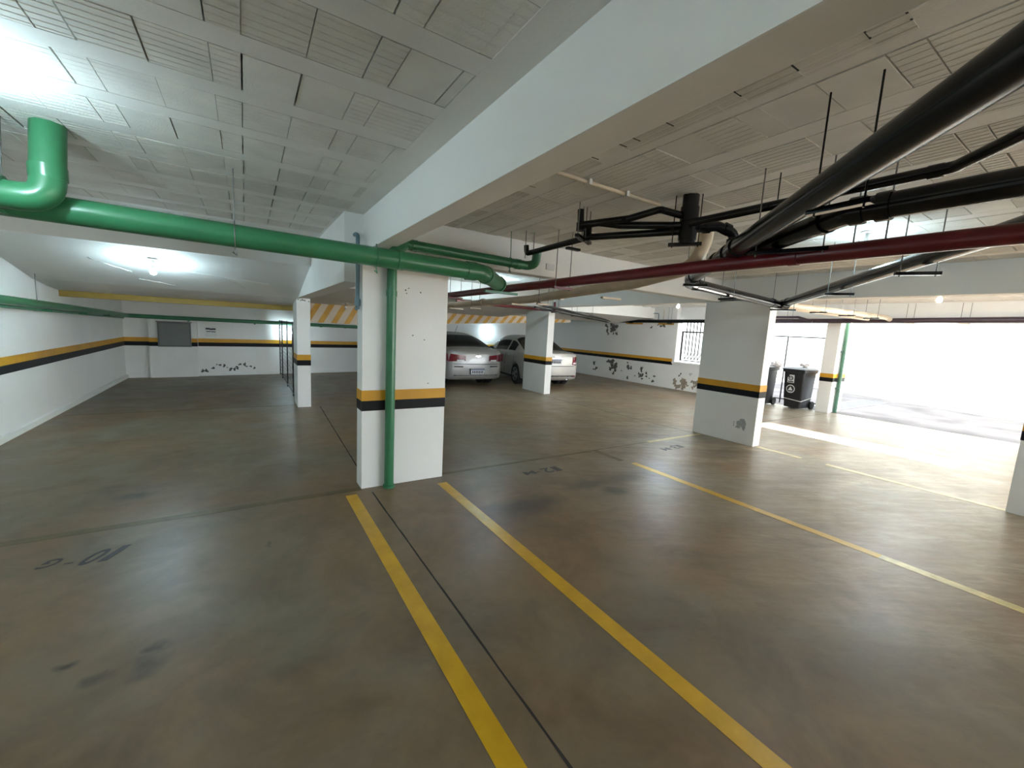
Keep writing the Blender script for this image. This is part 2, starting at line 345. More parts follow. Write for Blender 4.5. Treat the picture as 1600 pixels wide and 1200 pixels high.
# ceiling ------------------------------------------------------------
ce = empty('ceiling', (0, 0, HC)); struct(ce, 'white painted beam and block ceiling', 'ceiling')
box('slab', -2.7, 12.1, -6.4, 15.8, HC+.05, HC+.3, 'ceil', ce)
box('flat_soffit', -2.5, 12.0, -6.2, .30, HC-.002, HC+.05, 'ceil', ce)   # behind the viewpoint
def corr(L, W, along, plain):
    """a ceiling block, bottom at z=0; shallow grooves run along the joist direction"""
    bm = bmesh.new(); g = 0.0017; prof = []
    n = 7
    if plain: prof = [(-W/2, 0), (W/2, 0)]
    else:
        prof = [(-W/2, 0)]
        for k in range(n):
            c = -W/2 + W*(k+.5)/n
            prof += [(c-.0065, 0), (c-.003, g), (c+.003, g), (c+.0065, 0)]
        prof += [(W/2, 0)]
    H = .045
    a = [bm.verts.new((-L/2, y, z)) for y, z in prof]; b = [bm.verts.new((L/2, y, z)) for y, z in prof]
    ta = [bm.verts.new((-L/2, s*W/2, H)) for s in (-1, 1)]; tb = [bm.verts.new((L/2, s*W/2, H)) for s in (-1, 1)]
    for i in range(len(prof)-1): bm.faces.new((a[i], a[i+1], b[i+1], b[i]))
    bm.faces.new(a[::-1]+[ta[0], ta[1]]) if 0 else None
    bm.faces.new([*a, ta[1], ta[0]]); bm.faces.new([*b, tb[1], tb[0]])
    bm.faces.new((a[0], b[0], tb[0], ta[0])); bm.faces.new((a[-1], b[-1], tb[1], ta[1]))
    bmesh.ops.recalc_face_normals(bm, faces=bm.faces)
    if along == 'y':
        for v in bm.verts: v.co = Vector((-v.co.y, v.co.x, v.co.z))
    me = bpy.data.meshes.new('ceiling_block'); bm.normal_update(); bm.to_mesh(me); bm.free(); return me
BLK = {}
def block_mesh(L, along, kind):
    key = (round(L, 3), along, kind)
    if key not in BLK:
        me = corr(L, .303, along, kind == 2); me.materials.append(M_['blockd' if kind == 1 else 'blockm']); BLK[key] = me
    return BLK[key]
blocks = []      # (distance, x, y, L, along, kind, dz)
def joints(a0, a1, start):
    """joint positions with the pattern .21 .21 .10"""
    seq = [.21, .21, .104]; out = []; p = start; k = 0
    while p > a0: p -= .524
    while p < a1:
        if p > a0: out.append(p)
        p += seq[k % 3]; k += 1
    return [a0]+out+[a1]
def block_field(along, rows, a0, a1, start):
    for (r0, W) in rows:
        rk = random.random()
        js = joints(a0, a1, start)
        for p, q in zip(js, js[1:]):
            if q-p < .03: continue
            gap = random.choice([.0015, .002, .003, .006, .010]); L = q-p-gap
            L = round(L/.002)*.002
            kind = 2 if random.random() < .22 else (1 if rk < .45 else 0)
            c = (p+q)/2; x, y = (c, r0+W/2) if along == 'x' else (r0+W/2, c)
            d = math.hypot(x, y)
            blocks.append((d, x, y, L, along, kind, random.uniform(-.0025, .0015)))
def joist(along, p, w_, a0, a1):
    if along == 'x': box('joist', a0, a1, p, p+w_, HC, HC+.06, 'ceil', ce)
    else: box('joist', p, p+w_, a0, a1, HC, HC+.06, 'ceil', ce)
# left bay: joists run across (x), first seen joist at y 1.49, pitch .436
rows = []
for k in range(-3, 12):
    y = 1.49+.436*k
    joist('x', y, .125, -2.42, .95); rows.append((y+.125, .311))
block_field('x', rows, -2.42, .80, .01)
box('slab_strip', .80, .96, .30, 6.6, HC-.001, HC+.06, 'ceil', ce)
# right bay: joists run away from the camera (y)
rows = []
for k in range(-1, 12):
    x = 1.73+.445*k
    if k >= 0 and x < 6.5: joist('y', x, .125, .30, 4.0)
    if x+.125+.31 < 6.65: rows.append((max(x+.125, 1.16), .32 if k >= 0 else .45))
block_field('y', [r for r in rows if r[0] > 1.2], .30, 3.98, .64)
box('slab_strip', 1.10, 1.73, .30, 4.0, HC, HC+.06, 'blockm', ce)
box('slab_strip', 1.10, 1.42, .30, 4.0, HC-.004, HC+.05, 'ceil', ce)
for yj in (.54, .64, .85, 1.06, 1.38, 1.58, 1.67, 1.88, 2.2, 2.5):
    box('strip_joint', 1.45, 1.73, yj-.003, yj+.003, HC-.0015, HC, 'crack', ce)
for k in range(3): box('strip_groove', 1.50+.07*k, 1.504+.07*k, .30, 3.9, HC-.0012, HC, 'crack', ce) if 0 else None
# bay beyond the cross beam and bay towards the yard
for k in range(0, 11):
    x = 1.73+.445*k
    joist('y', x, .125, 4.25, 8.4)
    block_field('y', [(x+.125, .32)], 4.25, 8.35, 4.9) if x < 6.2 else None
for k in range(0, 11):
    x = 6.95+.445*k
    joist('y', x, .125, .30, 14)
    if x < 11.4: block_field('y', [(x+.125, .32)], .30, 8.0, .64)
blocks.sort(key=lambda b: b[0])
vis = [b for b in blocks]
near, rest = vis[:300], vis[300:]
for d, x, y, L, al, kind, dz in near:
    o = bpy.data.objects.new('ceiling_block', block_mesh(L, al, kind)); C.objects.link(o)
    o.parent = ce; o.location = (x, y, dz)
bmr = {0: bmesh.new(), 1: bmesh.new()}
for d, x, y, L, al, kind, dz in rest:
    me = block_mesh(L, al, kind); b = bmr[1 if kind == 1 else 0]
    n0 = len(b.verts); b.from_mesh(me); b.verts.ensure_lookup_table()
    for v in b.verts[n0:]: v.co += Vector((x, y, dz))
for k in (0, 1):
    me = bpy.data.meshes.new('far_ceiling_blocks'); bmr[k].to_mesh(me); bmr[k].free(); me.materials.append(M_['blockd' if k else 'blockm'])
    o = bpy.data.objects.new('far_ceiling_blocks', me); C.objects.link(o); o.parent = ce; stuff(o)

# beams ---------------------------------------------------------------
def beam(x0, x1, y0, y1, z0, z1, label):
    return tag(box('ceiling_beam', x0, x1, y0, y1, z0, z1, 'white', bev=.008), label, 'beam')
beam(.95, 1.11, -6.2, 4.2, 2.26, 2.66, 'big white concrete beam running overhead from the viewer to the green-piped pillar')
beam(.78, .98, 4.17, 9.0, 1.97, 2.66, 'low white beam between the green-piped pillar and the slim left pillar')
beam(1.11, 6.6, 4.0, 4.18, 2.25, 2.66, 'white cross beam behind the two green pipes, between the two big pillars')
beam(6.6, 6.8, -6.2, 9.5, 2.25, 2.66, 'long grey white beam above the smudged pillar and the pillar at the right edge')
beam(.98, 6.6, 8.47, 8.67, 2.23, 2.66, 'far white cross beam in front of the striped ramp edge')
beam(-2.42, .78, 6.5, 6.68, 2.335, 2.66, 'white cross beam above the sloping soffit on the left')
beam(11.9, 12.1, -6.2, 15.5, 2.22, 2.66, 'grey edge beam over the open yard side behind the purple pipe')
beam(6.8, 11.9, 9.3, 9.5, 2.25, 2.66, 'pale cross beam over the rear right car')

# ramp underside -------------------------------------------------------
rp = empty('ramp_soffit', (-.8, 8, 1.85)); tag(rp, 'white sloping ramp underside dipping down at the left rear', 'ramp')
prof = [(6.6, 2.335), (7.49, 2.14), (8.32, 1.955), (8.8, 1.885), (9.25, 1.845)]
bm = bmesh.new()
pts = [(-2.42, y, z) for y, z in prof] + [(-2.42, 9.4, 1.83), (-2.42, 9.4, 2.6), (-2.42, 6.6, 2.6)]
link('soffit', prism(bm, pts, (3.2, 0, 0)), 'white', rp)
box('yellow_edge', -2.42, .78, 9.24, 9.41, 1.755, 1.85, 'dullyel', rp)
for (xa, ya, xb, yb) in [(-.9,7.3,.3,7.6),(-.2,7.55,.0,7.9),(-1.6,7.15,-1.3,7.6),(-1.25,7.9,-.9,8.1)]:
    def sz(y):
        for (y0, z0), (y1, z1) in zip(prof, prof[1:]):
            if y0 <= y <= y1: return z0+(z1-z0)*(y-y0)/(y1-y0)
    n = 9; bm = bmesh.new(); L = []
    for k in range(n):
        t = k/(n-1); x = xa+(xb-xa)*t+random.uniform(-.02,.02); y = ya+(yb-ya)*t+random.uniform(-.02,.02)
        L.append((x, y, sz(y)-.001))
    tube(bm, L, .006, 5); link('plaster_crack', bm, 'plastic', rp)
rf = empty('striped_ramp_edge', (4, 11, 1.6)); tag(rf, 'low ramp edge with slanted amber warning stripes at the rear', 'ramp')
def zlow(x): return 1.54 + max(0, x-2.4)*0.062
def ztop(x): return 2.0 + max(0, x-4.8)*0.05
xs = [.98, 2.4, 4.8, 7.4, 9.4]
link('fascia', prism(bmesh.new(), [(x, 11, zlow(x)) for x in xs]+[(x, 11, ztop(x)) for x in xs[::-1]], (0, .25, 0)), 'tan', rf)
bm = bmesh.new()
link('soffit', prism(bm, [(.98, 8.6, 2.24), (.98, 11.02, 1.99), (.98, 11.25, 2.1), (.98, 11.25, 2.6), (.98, 8.6, 2.6)], (5.64, 0, 0)), 'white', rf)
link('soffit', prism(bmesh.new(), [(6.62, 9.4, 2.26), (6.62, 11.02, 2.06), (6.62, 11.25, 2.15), (6.62, 11.25, 2.6), (6.62, 9.4, 2.6)], (4.98, 0, 0)), 'white', rf)
x = .85
while x < 9.0:
    wd = .135; sl = .26
    q = [(x, zlow(x)+.004), (x+wd, zlow(x+wd)+.004), (x+wd+sl, ztop(x+wd+sl)-.004), (x+sl, ztop(x+sl)-.004)]
    if q[0][0] >= .99: link('amber_stripe', prism(bmesh.new(), [(a, 10.996, b) for a, b in q], (0, .006, 0)), 'orange', rf)
    x += .30

# pillars --------------------------------------------------------------
def pillar(x0, x1, y0, y1, top, label, bands=True):
    e = empty('pillar', ((x0+x1)/2, (y0+y1)/2, 0)); tag(e, label, 'pillar', 'white banded garage pillars')
    box('shaft', x0, x1, y0, y1, 0, top, 'white', e, bev=.006)
    if bands:
        t = .003
        box('yellow_band', x0-t, x1+t, y0-t, y1+t, .865, .965, 'yellow', e)
        box('black_band', x0-t, x1+t, y0-t, y1+t, .768, .865, 'black', e)
    return e
p1 = pillar(.90, 1.74, 3.97, 4.17, 2.3, 'nearest wide white pillar with green downpipe on its front')
pL = pillar(.76, .98, 8.31, 8.95, 2.0, 'slim white pillar at the left beside the black mesh fence')
p2 = pillar(6.60, 6.80, 3.20, 4.24, 2.3, 'wide grey white pillar with a dark smudge near its foot')
pM = pillar(6.48, 6.68, 8.45, 9.45, 2.3, 'white pillar standing between the two parked silver cars')
p4 = pillar(6.62, 6.82, -.3, .63, 2.3, 'white pillar cut off by the right edge of the picture')
p3 = pillar(12.0, 12.72, 4.17, 4.45, 2.3, 'white pillar with thin green downpipe next to the wheeled bins')
p5 = pillar(11.9, 12.1, .20, 1.12, 2.3, 'white edge pillar beside the yard, just out of frame')
random.seed(5)
bm = bmesh.new(); 
for k in range(9): blob(bm, (6.6, 3.40+random.gauss(0,.025), .30+random.gauss(0,.03)), (0,1,0), (0,0,1), (-1,0,0), .035, 12, .5, .0012+.0002*k)
for k in range(3): blob(bm, (6.6, 3.53, .27+.03*k), (0,1,0), (0,0,1), (-1,0,0), .010, 10, .5, .0015)
link('tyre_smudge', bm, 'smudge', p2)
bm = bmesh.new()
for (x, z, r) in [(1.30,1.93,.008),(1.31,1.90,.006),(1.45,1.92,.007),(1.38,1.50,.007),(1.5,1.46,.006),(1.55,1.02,.006),(1.33,1.95,.006)]:
    blob(bm, (x, 3.97, z), (1,0,0), (0,0,1), (0,-1,0), r, 8, .4)
link('paint_chip', bm, 'peel', p1)
bm = bmesh.new()
for k in range(8): blob(bm, (.78+random.random()*.18, 8.31, 1.95-random.random()*.03), (1,0,0), (0,0,1), (0,-1,0), .010, 8, .5)
link('paint_chip', bm, 'peel', pL)

# yard -----------------------------------------------------------------
def ow(y): return 16.3 + (y-1.5)*0.444
pts = [(ow(-3), -3, 0), (ow(2.74), 2.74, 0), (ow(2.74)+.03, 2.76, 0), (ow(16), 16, 0), (ow(16)+.25, 16, 0), (ow(-3)+.25, -3, 0)]
yw = struct(link('wall_yard', prism(bmesh.new(), pts, (0,0,3.1)), 'outwall'), 'tall sunlit cream boundary wall across the yard', 'wall')
nb = empty('added_sun_blocker', (24.7, 6, 0)); box('low_block', 24.0, 25.5, -6, 3.2, 0, 9.07, 'sunblock', nb); box('high_block', 24.0, 25.5, 3.2, 19, 0, 15, 'sunblock', nb)  # unseen blocks added to cut the sun down to a strip on the floor
tag(nb, 'added unseen building beyond the boundary wall', 'blocker')
yd = struct(box('floor_yard', 12.15, 24.0, -6.2, 19.8, 0, .002, 'yard'), 'weathered violet grey concrete of the open yard', 'floor')
gr = empty('drain_grate', (14.8, 4.5, 0)); tag(gr, 'grey metal drain grate in the yard floor beside the pillar', 'grate')
box('grate_frame', 12.75, 16.6, 4.22, 4.26, 0, .012, 'grate', gr); box('grate_frame', 12.75, 16.6, 4.84, 4.88, 0, .012, 'grate', gr)
box('grate_tray', 12.75, 16.6, 4.25, 4.85, 0, .004, 'crack', gr)
gsl = None
for k in range(64):
    x = 12.78+.06*k
    if gsl is None: gsl = box('grate_slat', 12.78, 12.815, 4.25, 4.85, .002, .011, 'grate', gr)
    else:
        o = gsl.copy(); C.objects.link(o); o.location.x += .06*k
yf = empty('yard_fence', (12.2, 5.6, 0)); tag(yf, 'thin dark metal fence frame behind the wheeled bins', 'fence')
tubeo('top_rail', [(12.5, 4.46, 1.83), (12.5, 7.9, 1.85)], .016, 'iron', yf, 8)
tubeo('bottom_rail', [(12.5, 4.46, .12), (12.5, 7.9, .12)], .016, 'iron', yf, 8)
for y in (5.37, 6.5, 7.7): tubeo('fence_post', [(12.5, y+.13, 0), (12.5, y+.13, 1.85)], .018, 'iron', yf, 8)

# ================================================================== FLOOR MARKINGS
def line(x0, x1, y0, y1, m, label, name='parking_line'):
    return tag(box(name, x0, x1, y0, y1, 0, .0015, m), label, 'floor marking')
line(.735, .835, -4, 3.86, 'lineyellow', 'bright yellow parking line left of the dark floor joint')
line(1.615, 1.715, -4, 3.80, 'lineyellow', 'bright yellow parking line starting at the right foot of the nearest pillar')
line(4.09, 4.18, .95, 3.42, 'lineyellow', 'yellow parking line in the middle of the right-hand bay')
line(4.09, 4.18, -4, .95, 'linepale', 'worn pale near end of the middle parking line')
line(4.02, 4.10, 3.55, 4.05, 'linebrown', 'faded far end of the middle parking line')
line(6.64, 6.73, 2.55, 3.18, 'linepale', 'short pale parking line at the foot of the smudged pillar')
line(6.64, 6.73, .63, 2.25, 'linepale', 'pale worn parking line leading to the pillar at the right edge')
line(-2.3, .9, 3.945, 4.025, 'linebrown', 'worn brown parking line crossing the floor left of the nearest pillar')
line(1.76, 4.0, 4.02, 4.07, 'linebrown', 'thin brown worn line running right from the nearest pillar')
line(5.2, 6.55, 4.03, 4.10, 'linepale', 'pale line reaching the left foot of the smudged pillar')
line(-2.3, .76, 8.56, 8.60, 'linebrown', 'thin worn line running left from the slim pillar')
line(6.9, 11.5, 8.9, 8.97, 'linepale', 'pale worn line behind the rear right car') if 0 else None
def joint(pts, w_, label):
    bm = bmesh.new(); n = 60; P = []
    (xa, ya), (xb, yb) = pts; d = Vector((xb-xa, yb-ya, 0)); nrm = Vector((-d.y, d.x, 0)).normalized()
    Lr = []; Rr = []
    for k in range(n+1):
        t = k/n; c = Vector((xa, ya, .0009))+d*t+nrm*random.uniform(-.0015,.0015); h = w_*random.uniform(.35,.6)
        Lr.append(bm.verts.new(c+nrm*h)); Rr.append(bm.verts.new(c-nrm*h))
    for k in range(n): bm.faces.new((Lr[k], Rr[k], Rr[k+1], Lr[k+1]))
    bmesh.ops.recalc_face_normals(bm, faces=bm.faces)
    return tag(link('floor_joint', bm, 'crack'), label, 'floor joint')
joint(((.975, 3.85), (.975, -4)), .014, 'dark floor joint between the two bright yellow lines')
joint(((.99, 4.2), (1.13, 8.3)), .014, 'dark floor joint running from the nearest pillar back to the slim one')
joint(((6.5, 4.2), (6.3, 8.4)), .016, 'dark floor joint from the smudged pillar back to the pillar between the cars')
joint(((1.8, 4.045), (6.4, 4.065)), .010, 'fine dark floor joint crossing between the two big pillars')
joint(((6.85, 4.25), (11.9, 4.15)), .016, 'fine dark floor joint from the smudged pillar towards the bins')

def text_mesh(txt, size, extr=.0006):
    cu = bpy.data.curves.new('t', 'FONT'); cu.body = txt; cu.size = size; cu.extrude = extr; cu.align_x = 'LEFT'; cu.resolution_u = 3
    cu.offset = size*.012
    o = bpy.data.objects.new('t', cu); C.objects.link(o)
    dg = bpy.context.evaluated_depsgraph_get(); me = bpy.data.meshes.new_from_object(o.evaluated_get(dg))
    bpy.data.objects.remove(o); bpy.data.curves.remove(cu); me.materials.clear(); return me
def floor_text(parts, m, label, shear=0.0):
    """parts: (text, x of its reading start, y of its baseline, cap height, width); read from the far side"""
    e = empty('bay_number', (parts[0][1], parts[0][2], 0)); tag(e, label, 'floor marking')
    for txt, x, y, h, wdt in parts:
        me = text_mesh(txt, 1.0)
        xs_ = [v.co.x for v in me.vertices]; ys_ = [v.co.y for v in me.vertices]
        sx = wdt/(max(xs_)-min(xs_)); sy = h/(max(ys_)-min(ys_)); x0 = min(xs_); y0 = min(ys_)
        for v in me.vertices: v.co = Vector((x-(v.co.x-x0)*sx-(v.co.y-y0)*sy*shear, y-(v.co.y-y0)*sy, .0016 if v.co.z > 0 else .0002))
        me.name = 'digits'
        linkme('digits', me, m, e)
floor_text([('1', -.700, 3.625, .18, .045), ('0', -.775, 3.62, .18, .085), ('-', -.955, 3.51, .012, .04), ('G', -1.00, 3.60, .10, .085)], 'ink', 'dark stencilled 10-G beside the worn brown line on the left', .5)
floor_text([('1', 3.10, 3.73, .15, .085), ('2', 2.99, 3.73, .15, .13), ('-', 2.82, 3.66, .014, .05), ('M', 2.76, 3.72, .10, .15)], 'inkf', 'faded stencilled 12-M in the middle of the right-hand bay')
floor_text([('1', 5.51, 3.76, .13, .08), ('3', 5.41, 3.77, .15, .11), ('-', 5.27, 3.70, .014, .05), ('M', 5.2, 3.73, .11, .15)], 'inkf', 'faded illegible bay number on the floor near the smudged pillar')

# ================================================================== PIPES
def rods(par, x, y, zb, dx=0, dy=0, top=HC, r=.004, m='steel', barm='bpipe', bar=True, half=.1, thick=.014, dir=(1,0)):
    u = Vector((dir[0], dir[1], 0)).normalized()
    for s in (-1, 1):
        q = Vector((x, y, 0))+u*half*s
        tubeo('hanger_rod', [(q.x, q.y, zb-.03), (q.x, q.y, top)], r, m, par, 6)
    if bar:
        v = Vector((-u.y, u.x, 0)); a = Vector((x, y, zb-.02)); e = half+.025
        P = [a-u*e-v*.018, a+u*e-v*.018, a+u*e+v*.018, a-u*e+v*.018]
        link('support_bar', prism(bmesh.new(), P, (0,0,.022)), barm, par)
def collar(par, p, d, r, L, m, name='coupling'):
    p, d = Vector(p), Vector(d).normalized()
    return tubeo(name, [p-d*L/2, p+d*L/2], r, m, par, 18)
def strap(par, x, y, z, r, top, m):
    """hanging strap loop round a pipe that runs along x"""
    L = [(x, y, top), (x, y-r*.2, z+r*1.3)]+[(x, y-math.sin(a)*r*1.06, z+math.cos(a)*r*1.06) for a in [k*PI/8 for k in range(0, 17)]]
    tubeo('strap', L, .004, m, par, 6)
    tubeo('strap_tail', [(x, y, z-r*1.05), (x+.01, y, z-r*1.05-.05), (x-.015, y-.01, z-r*1.05-.03)], .005, m, par, 6)

# -- big green drain across the left bay
g = empty('green_drain_pipe', (0, 3.56, 2.15)); tag(g, 'long thick green drain pipe crossing from the left to beyond the nearest pillar', 'pipe')
tubeo('pipe_run', [(-1.6, 3.56, 2.165), (1.93, 3.60, 2.135), (2.32, 4.0, 2.11), (2.42, 4.1, 2.10)], .078, 'green', g, 20, .12)
collar(g, (1.80, 3.60, 2.136), (1, 0, 0), .086, .10, 'green'); collar(g, (2.02, 3.69, 2.128), (1, 1, 0), .088, .09, 'green'); collar(g, (2.38, 4.06, 2.103), (1, 1, 0), .088, .05, 'green')
collar(g, (1.12, 3.585, 2.142), (1, 0, 0), .084, .05, 'green')
strap(g, -.05, 3.58, 2.152, .078, HC, 'steel'); strap(g, .92, 3.585, 2.144, .078, 2.245, 'green')
box('support_bar', 2.2, 2.62, 4.02, 4.06, 2.00, 2.025, 'green', g)
# -- drop from the ceiling with its elbow
d = empty('green_ceiling_drop', (-.94, 3.42, 2.6)); tag(d, 'green pipe dropping from the ceiling with an elbow at top left', 'pipe')
tubeo('pipe_run', [(-.90, 3.50, 2.62), (-.905, 3.42, 2.175), (-1.7, 3.42, 2.19)], .074, 'green', d, 20, .11)
collar(d, (-.903, 3.446, 2.33), (0, 0, 1), .079, .07, 'green'); collar(d, (-1.09, 3.42, 2.19), (1, 0, 0), .079, .06, 'green')
tubeo('hanger_rod', [(-1.09, 3.53, HC), (-1.10, 3.50, 2.22)], .004, 'steel', d, 6)
link('support_bar', prism(bmesh.new(), [(-1.24, 3.28, 2.09), (-1.20, 3.28, 2.09), (-1.08, 3.56, 2.09), (-1.12, 3.56, 2.09)], (0,0,.02)), 'green', d)
# -- vertical downpipe on pillar
v = empty('green_downpipe', (1.15, 3.92, 0)); tag(v, 'vertical green downpipe on the front of the nearest pillar', 'pipe')
tubeo('pipe_run', [(1.15, 3.915, 0), (1.15, 3.915, 2.24)], .045, 'green', v, 16)
collar(v, (1.15, 3.915, .012), (0,0,1), .056, .024, 'green', 'foot_collar'); collar(v, (1.15, 3.915, 1.88), (0,0,1), .05, .05, 'green')
# -- thin green branch
t = empty('green_branch_pipe', (1.9, 3.75, 2.3)); tag(t, 'thinner green branch pipe above and right of the nearest pillar', 'pipe')
tubeo('pipe_run', [(1.02, 3.60, 2.16), (1.22, 3.76, 2.315), (2.52, 3.70, 2.285), (2.56, 3.62, 2.30), (2.56, 3.60, 2.43)], .046, 'green', t, 16, .06)
collar(t, (1.30, 3.755, 2.313), (1,0,0), .051, .05, 'green'); collar(t, (2.40, 3.71, 2.287), (1,0,0), .052, .06, 'green')
strap(t, 2.30, 3.71, 2.29, .047, HC, 'green')
# -- green wall pipe
wp = empty('green_wall_pipe', (-2.28, 7, 1.6)); tag(wp, 'green pipe running along the left wall and round the back wall', 'pipe')
L = [(-2.30, -4, 1.74), (-2.30, 7, 1.645), (-2.30, 9, 1.59), (-2.28, 12.75, 1.475), (-1.95, bwy(-1.95)-.24, 1.47), (.7, bwy(.7)-.22, 1.46), (6.2, bwy(6.2)-.2, 1.42)]
tubeo('pipe_run', L, .048, 'green', wp, 14, .2)
for y in (5.6, 8.3, 9.8, 11.2): box('wall_bracket', -2.42, -2.25, y-.02, y+.02, 1.545-.02*(y-7), 1.57-.02*(y-7), 'green', wp)
for x in (-1.2, .2, 1.9, 2.6): box('wall_bracket', x-.02, x+.02, bwy(x)-.27, bwy(x), 1.39, 1.415, 'green', wp)
tubeo('lower_pipe', [(-2.36, -4, 1.66), (-2.36, 7, 1.575), (-2.36, 12.8, 1.42)], .022, 'green', wp, 10)
for y in (6.9,): tubeo('hanger_rod', [(-2.3, 8.0, 1.62), (-2.3, 8.0, 2.0)], .005, 'steel', wp, 6)
# -- blue-grey conduit
cb = empty('wall_conduit', (.87, 4.1, 2.2)); tag(cb, 'blue grey conduit jogging down the left side of the nearest pillar', 'conduit')
tubeo('conduit_run', [(.905, 4.55, 2.66), (.905, 4.52, 2.50), (.885, 4.40, 2.42), (.87, 4.10, 2.40), (.87, 4.03, 2.38), (.87, 4.03, 1.72)], .018, 'blueg', cb, 12, .05)
collar(cb, (.87, 4.03, 1.78), (0,0,1), .026, .06, 'blueg', 'conduit_joint'); tubeo('conduit_end', [(.87, 4.03, 1.74), (.85, 3.985, 1.72)], .016, 'blueg', cb, 10)

# -- black drains in the right bay
b1 = empty('black_main_drain', (2.7, 1.6, 2.2)); tag(b1, 'thick black drain pipe running diagonally down from the top right', 'pipe')
tubeo('pipe_run', [(.55, -.56, 2.215), (3.62, 2.52, 2.185), (3.86, 2.69, 2.18), (6.30, 2.98, 2.165), (6.52, 2.95, 2.16)], .056, 'bpipe', b1, 20, .10)
for p_, dd in (((2.62,1.52,2.195),(1,1,0)), ((2.75,1.65,2.19),(1,1,0)), ((2.95,1.85,2.19),(1,1,0)), ((4.0,2.71,2.18),(1,.12,0)), ((6.12,2.96,2.168),(1,.12,0)), ((3.50,2.40,2.186),(1,1,0))):
    collar(b1, p_, dd, .063, .07, 'bpipe')
rods(b1, 1.96, .75, 2.155, dir=(.1,1), half=.085, m='bpipe'); rods(b1, 3.55, 2.42, 2.12, dir=(.7,-.7), half=.08); rods(b1, 4.75, 2.80, 2.11, dir=(.1,1), half=.08)
b2 = empty('black_second_drain', (2.3, .9, 2.2)); tag(b2, 'second thick black drain pipe level with the right edge, joining the diagonal one', 'pipe')
tubeo('pipe_run', [(2.27, -2.0, 2.215), (2.27, .82, 2.20), (2.80, 1.56, 2.19), (2.95, 1.78, 2.185)], .052, 'bpipe', b2, 20, .1)
for p_, dd in (((2.27,.70,2.2),(0,1,0)), ((2.36,.95,2.2),(.6,.8,0)), ((2.27,.79,2.2),(0,1,0))): collar(b2, p_, dd, .060, .05, 'bpipe')
rods(b2, 2.58, 1.20, 2.135, dir=(.3,-1), half=.16)
b3 = empty('thin_black_upper_pipe', (2.6, 1.2, 2.4)); tag(b3, 'thin black pipe high up, bending beside the two thick drains', 'pipe')
tubeo('pipe_run', [(1.9, -.1, 2.40), (2.59, .58, 2.40), (2.60, 1.85, 2.40)], .026, 'bpipe', b3, 14, .06)
collar(b3, (2.595, .64, 2.40), (0,1,0), .030, .05, 'bpipe')
tubeo('hanger_rod', [(2.66, 1.33, 2.38), (2.66, 1.33, HC)], .004, 'bpipe', b3, 6)
# cluster with the vertical drop
b4 = empty('black_drain_drop', (2.62, 1.88, 2.6)); tag(b4, 'black pipe cluster with a vertical drop from the ceiling and three branches', 'pipe')
tubeo('pipe_drop', [(2.64, 1.90, HC+.02), (2.64, 1.90, 2.27)], .055, 'bpipe', b4, 18)
collar(b4, (2.64, 1.90, 2.47), (0,0,1), .062, .10, 'bpipe'); collar(b4, (2.64, 1.90, 2.33), (0,0,1), .062, .06, 'bpipe')
rods(b4, 2.62, 1.90, 2.275, dir=(.55,-.84), half=.085, m='bpipe')
tubeo('branch_pipe', [(2.63, 1.92, 2.40), (2.38, 2.30, 2.425), (2.26, 2.40, 2.44), (2.22, 2.56, 2.44), (2.22, 2.57, 2.56)], .026, 'bpipe', b4, 14, .05)
tubeo('branch_pipe', [(2.63, 1.92, 2.46), (2.45, 2.0, 2.49), (2.36, 2.2, 2.45), (2.20, 2.55, 2.44)], .024, 'bpipe', b4, 14, .05)
tubeo('branch_pipe', [(2.62, 1.92, 2.36), (2.35, 2.60, 2.38), (2.44, 3.50, 2.39), (2.44, 3.62, 2.39), (2.44, 3.63, 2.47)], .026, 'bpipe', b4, 14, .04)
tubeo('trap_bend', [(2.66, 1.88, 2.38), (2.80, 1.78, 2.40), (2.92, 1.72, 2.36), (2.92, 1.74, 2.24), (2.90, 1.80, 2.20)], .034, 'bpipe', b4, 16, .06)
for p_, dd in (((2.74,1.825,2.39),(.8,-.6,.1)), ((2.86,1.75,2.385),(.8,-.4,-.3)), ((2.92,1.73,2.30),(0,0,1))): collar(b4, p_, dd, .041, .045, 'bpipe')
for (x, y) in ((2.22, 2.56), (2.35, 2.62)):
    collar(b4, (x, y, 2.43), (0,0,1), .034, .06, 'bpipe'); rods(b4, x, y, 2.36, dir=(.84,.55), half=.06)
rods(b4, 2.44, 3.57, 2.36, dir=(1,0), half=.05, bar=False)
box('support_bar', 2.36, 2.50, 2.86, 2.90, 2.325, 2.345, 'bpipe', b4)
# diagonal pipe 3
b5 = empty('black_right_drain', (4.8, 1.75, 2.2)); tag(b5, 'black drain pipe rising to the right from the top of the smudged pillar', 'pipe')
tubeo('pipe_run', [(2.4, -.09, 2.215), (6.45, 2.955, 2.185), (6.58, 3.05, 2.18)], .052, 'bpipe', b5, 18)
rods(b5, 4.79, 1.72, 2.12, dir=(.5,-.85), half=.09); rods(b5, 3.72, .92, 2.12, dir=(.5,-.85), half=.09); rods(b5, 6.38, 2.93, 2.10, dir=(.5,-.85), half=.13)
collar(b5, (6.30, 2.84, 2.187), (1,.75,0), .06, .09, 'bpipe'); collar(b5, (6.50, 3.0, 2.182), (1,.75,0), .06, .05, 'bpipe')
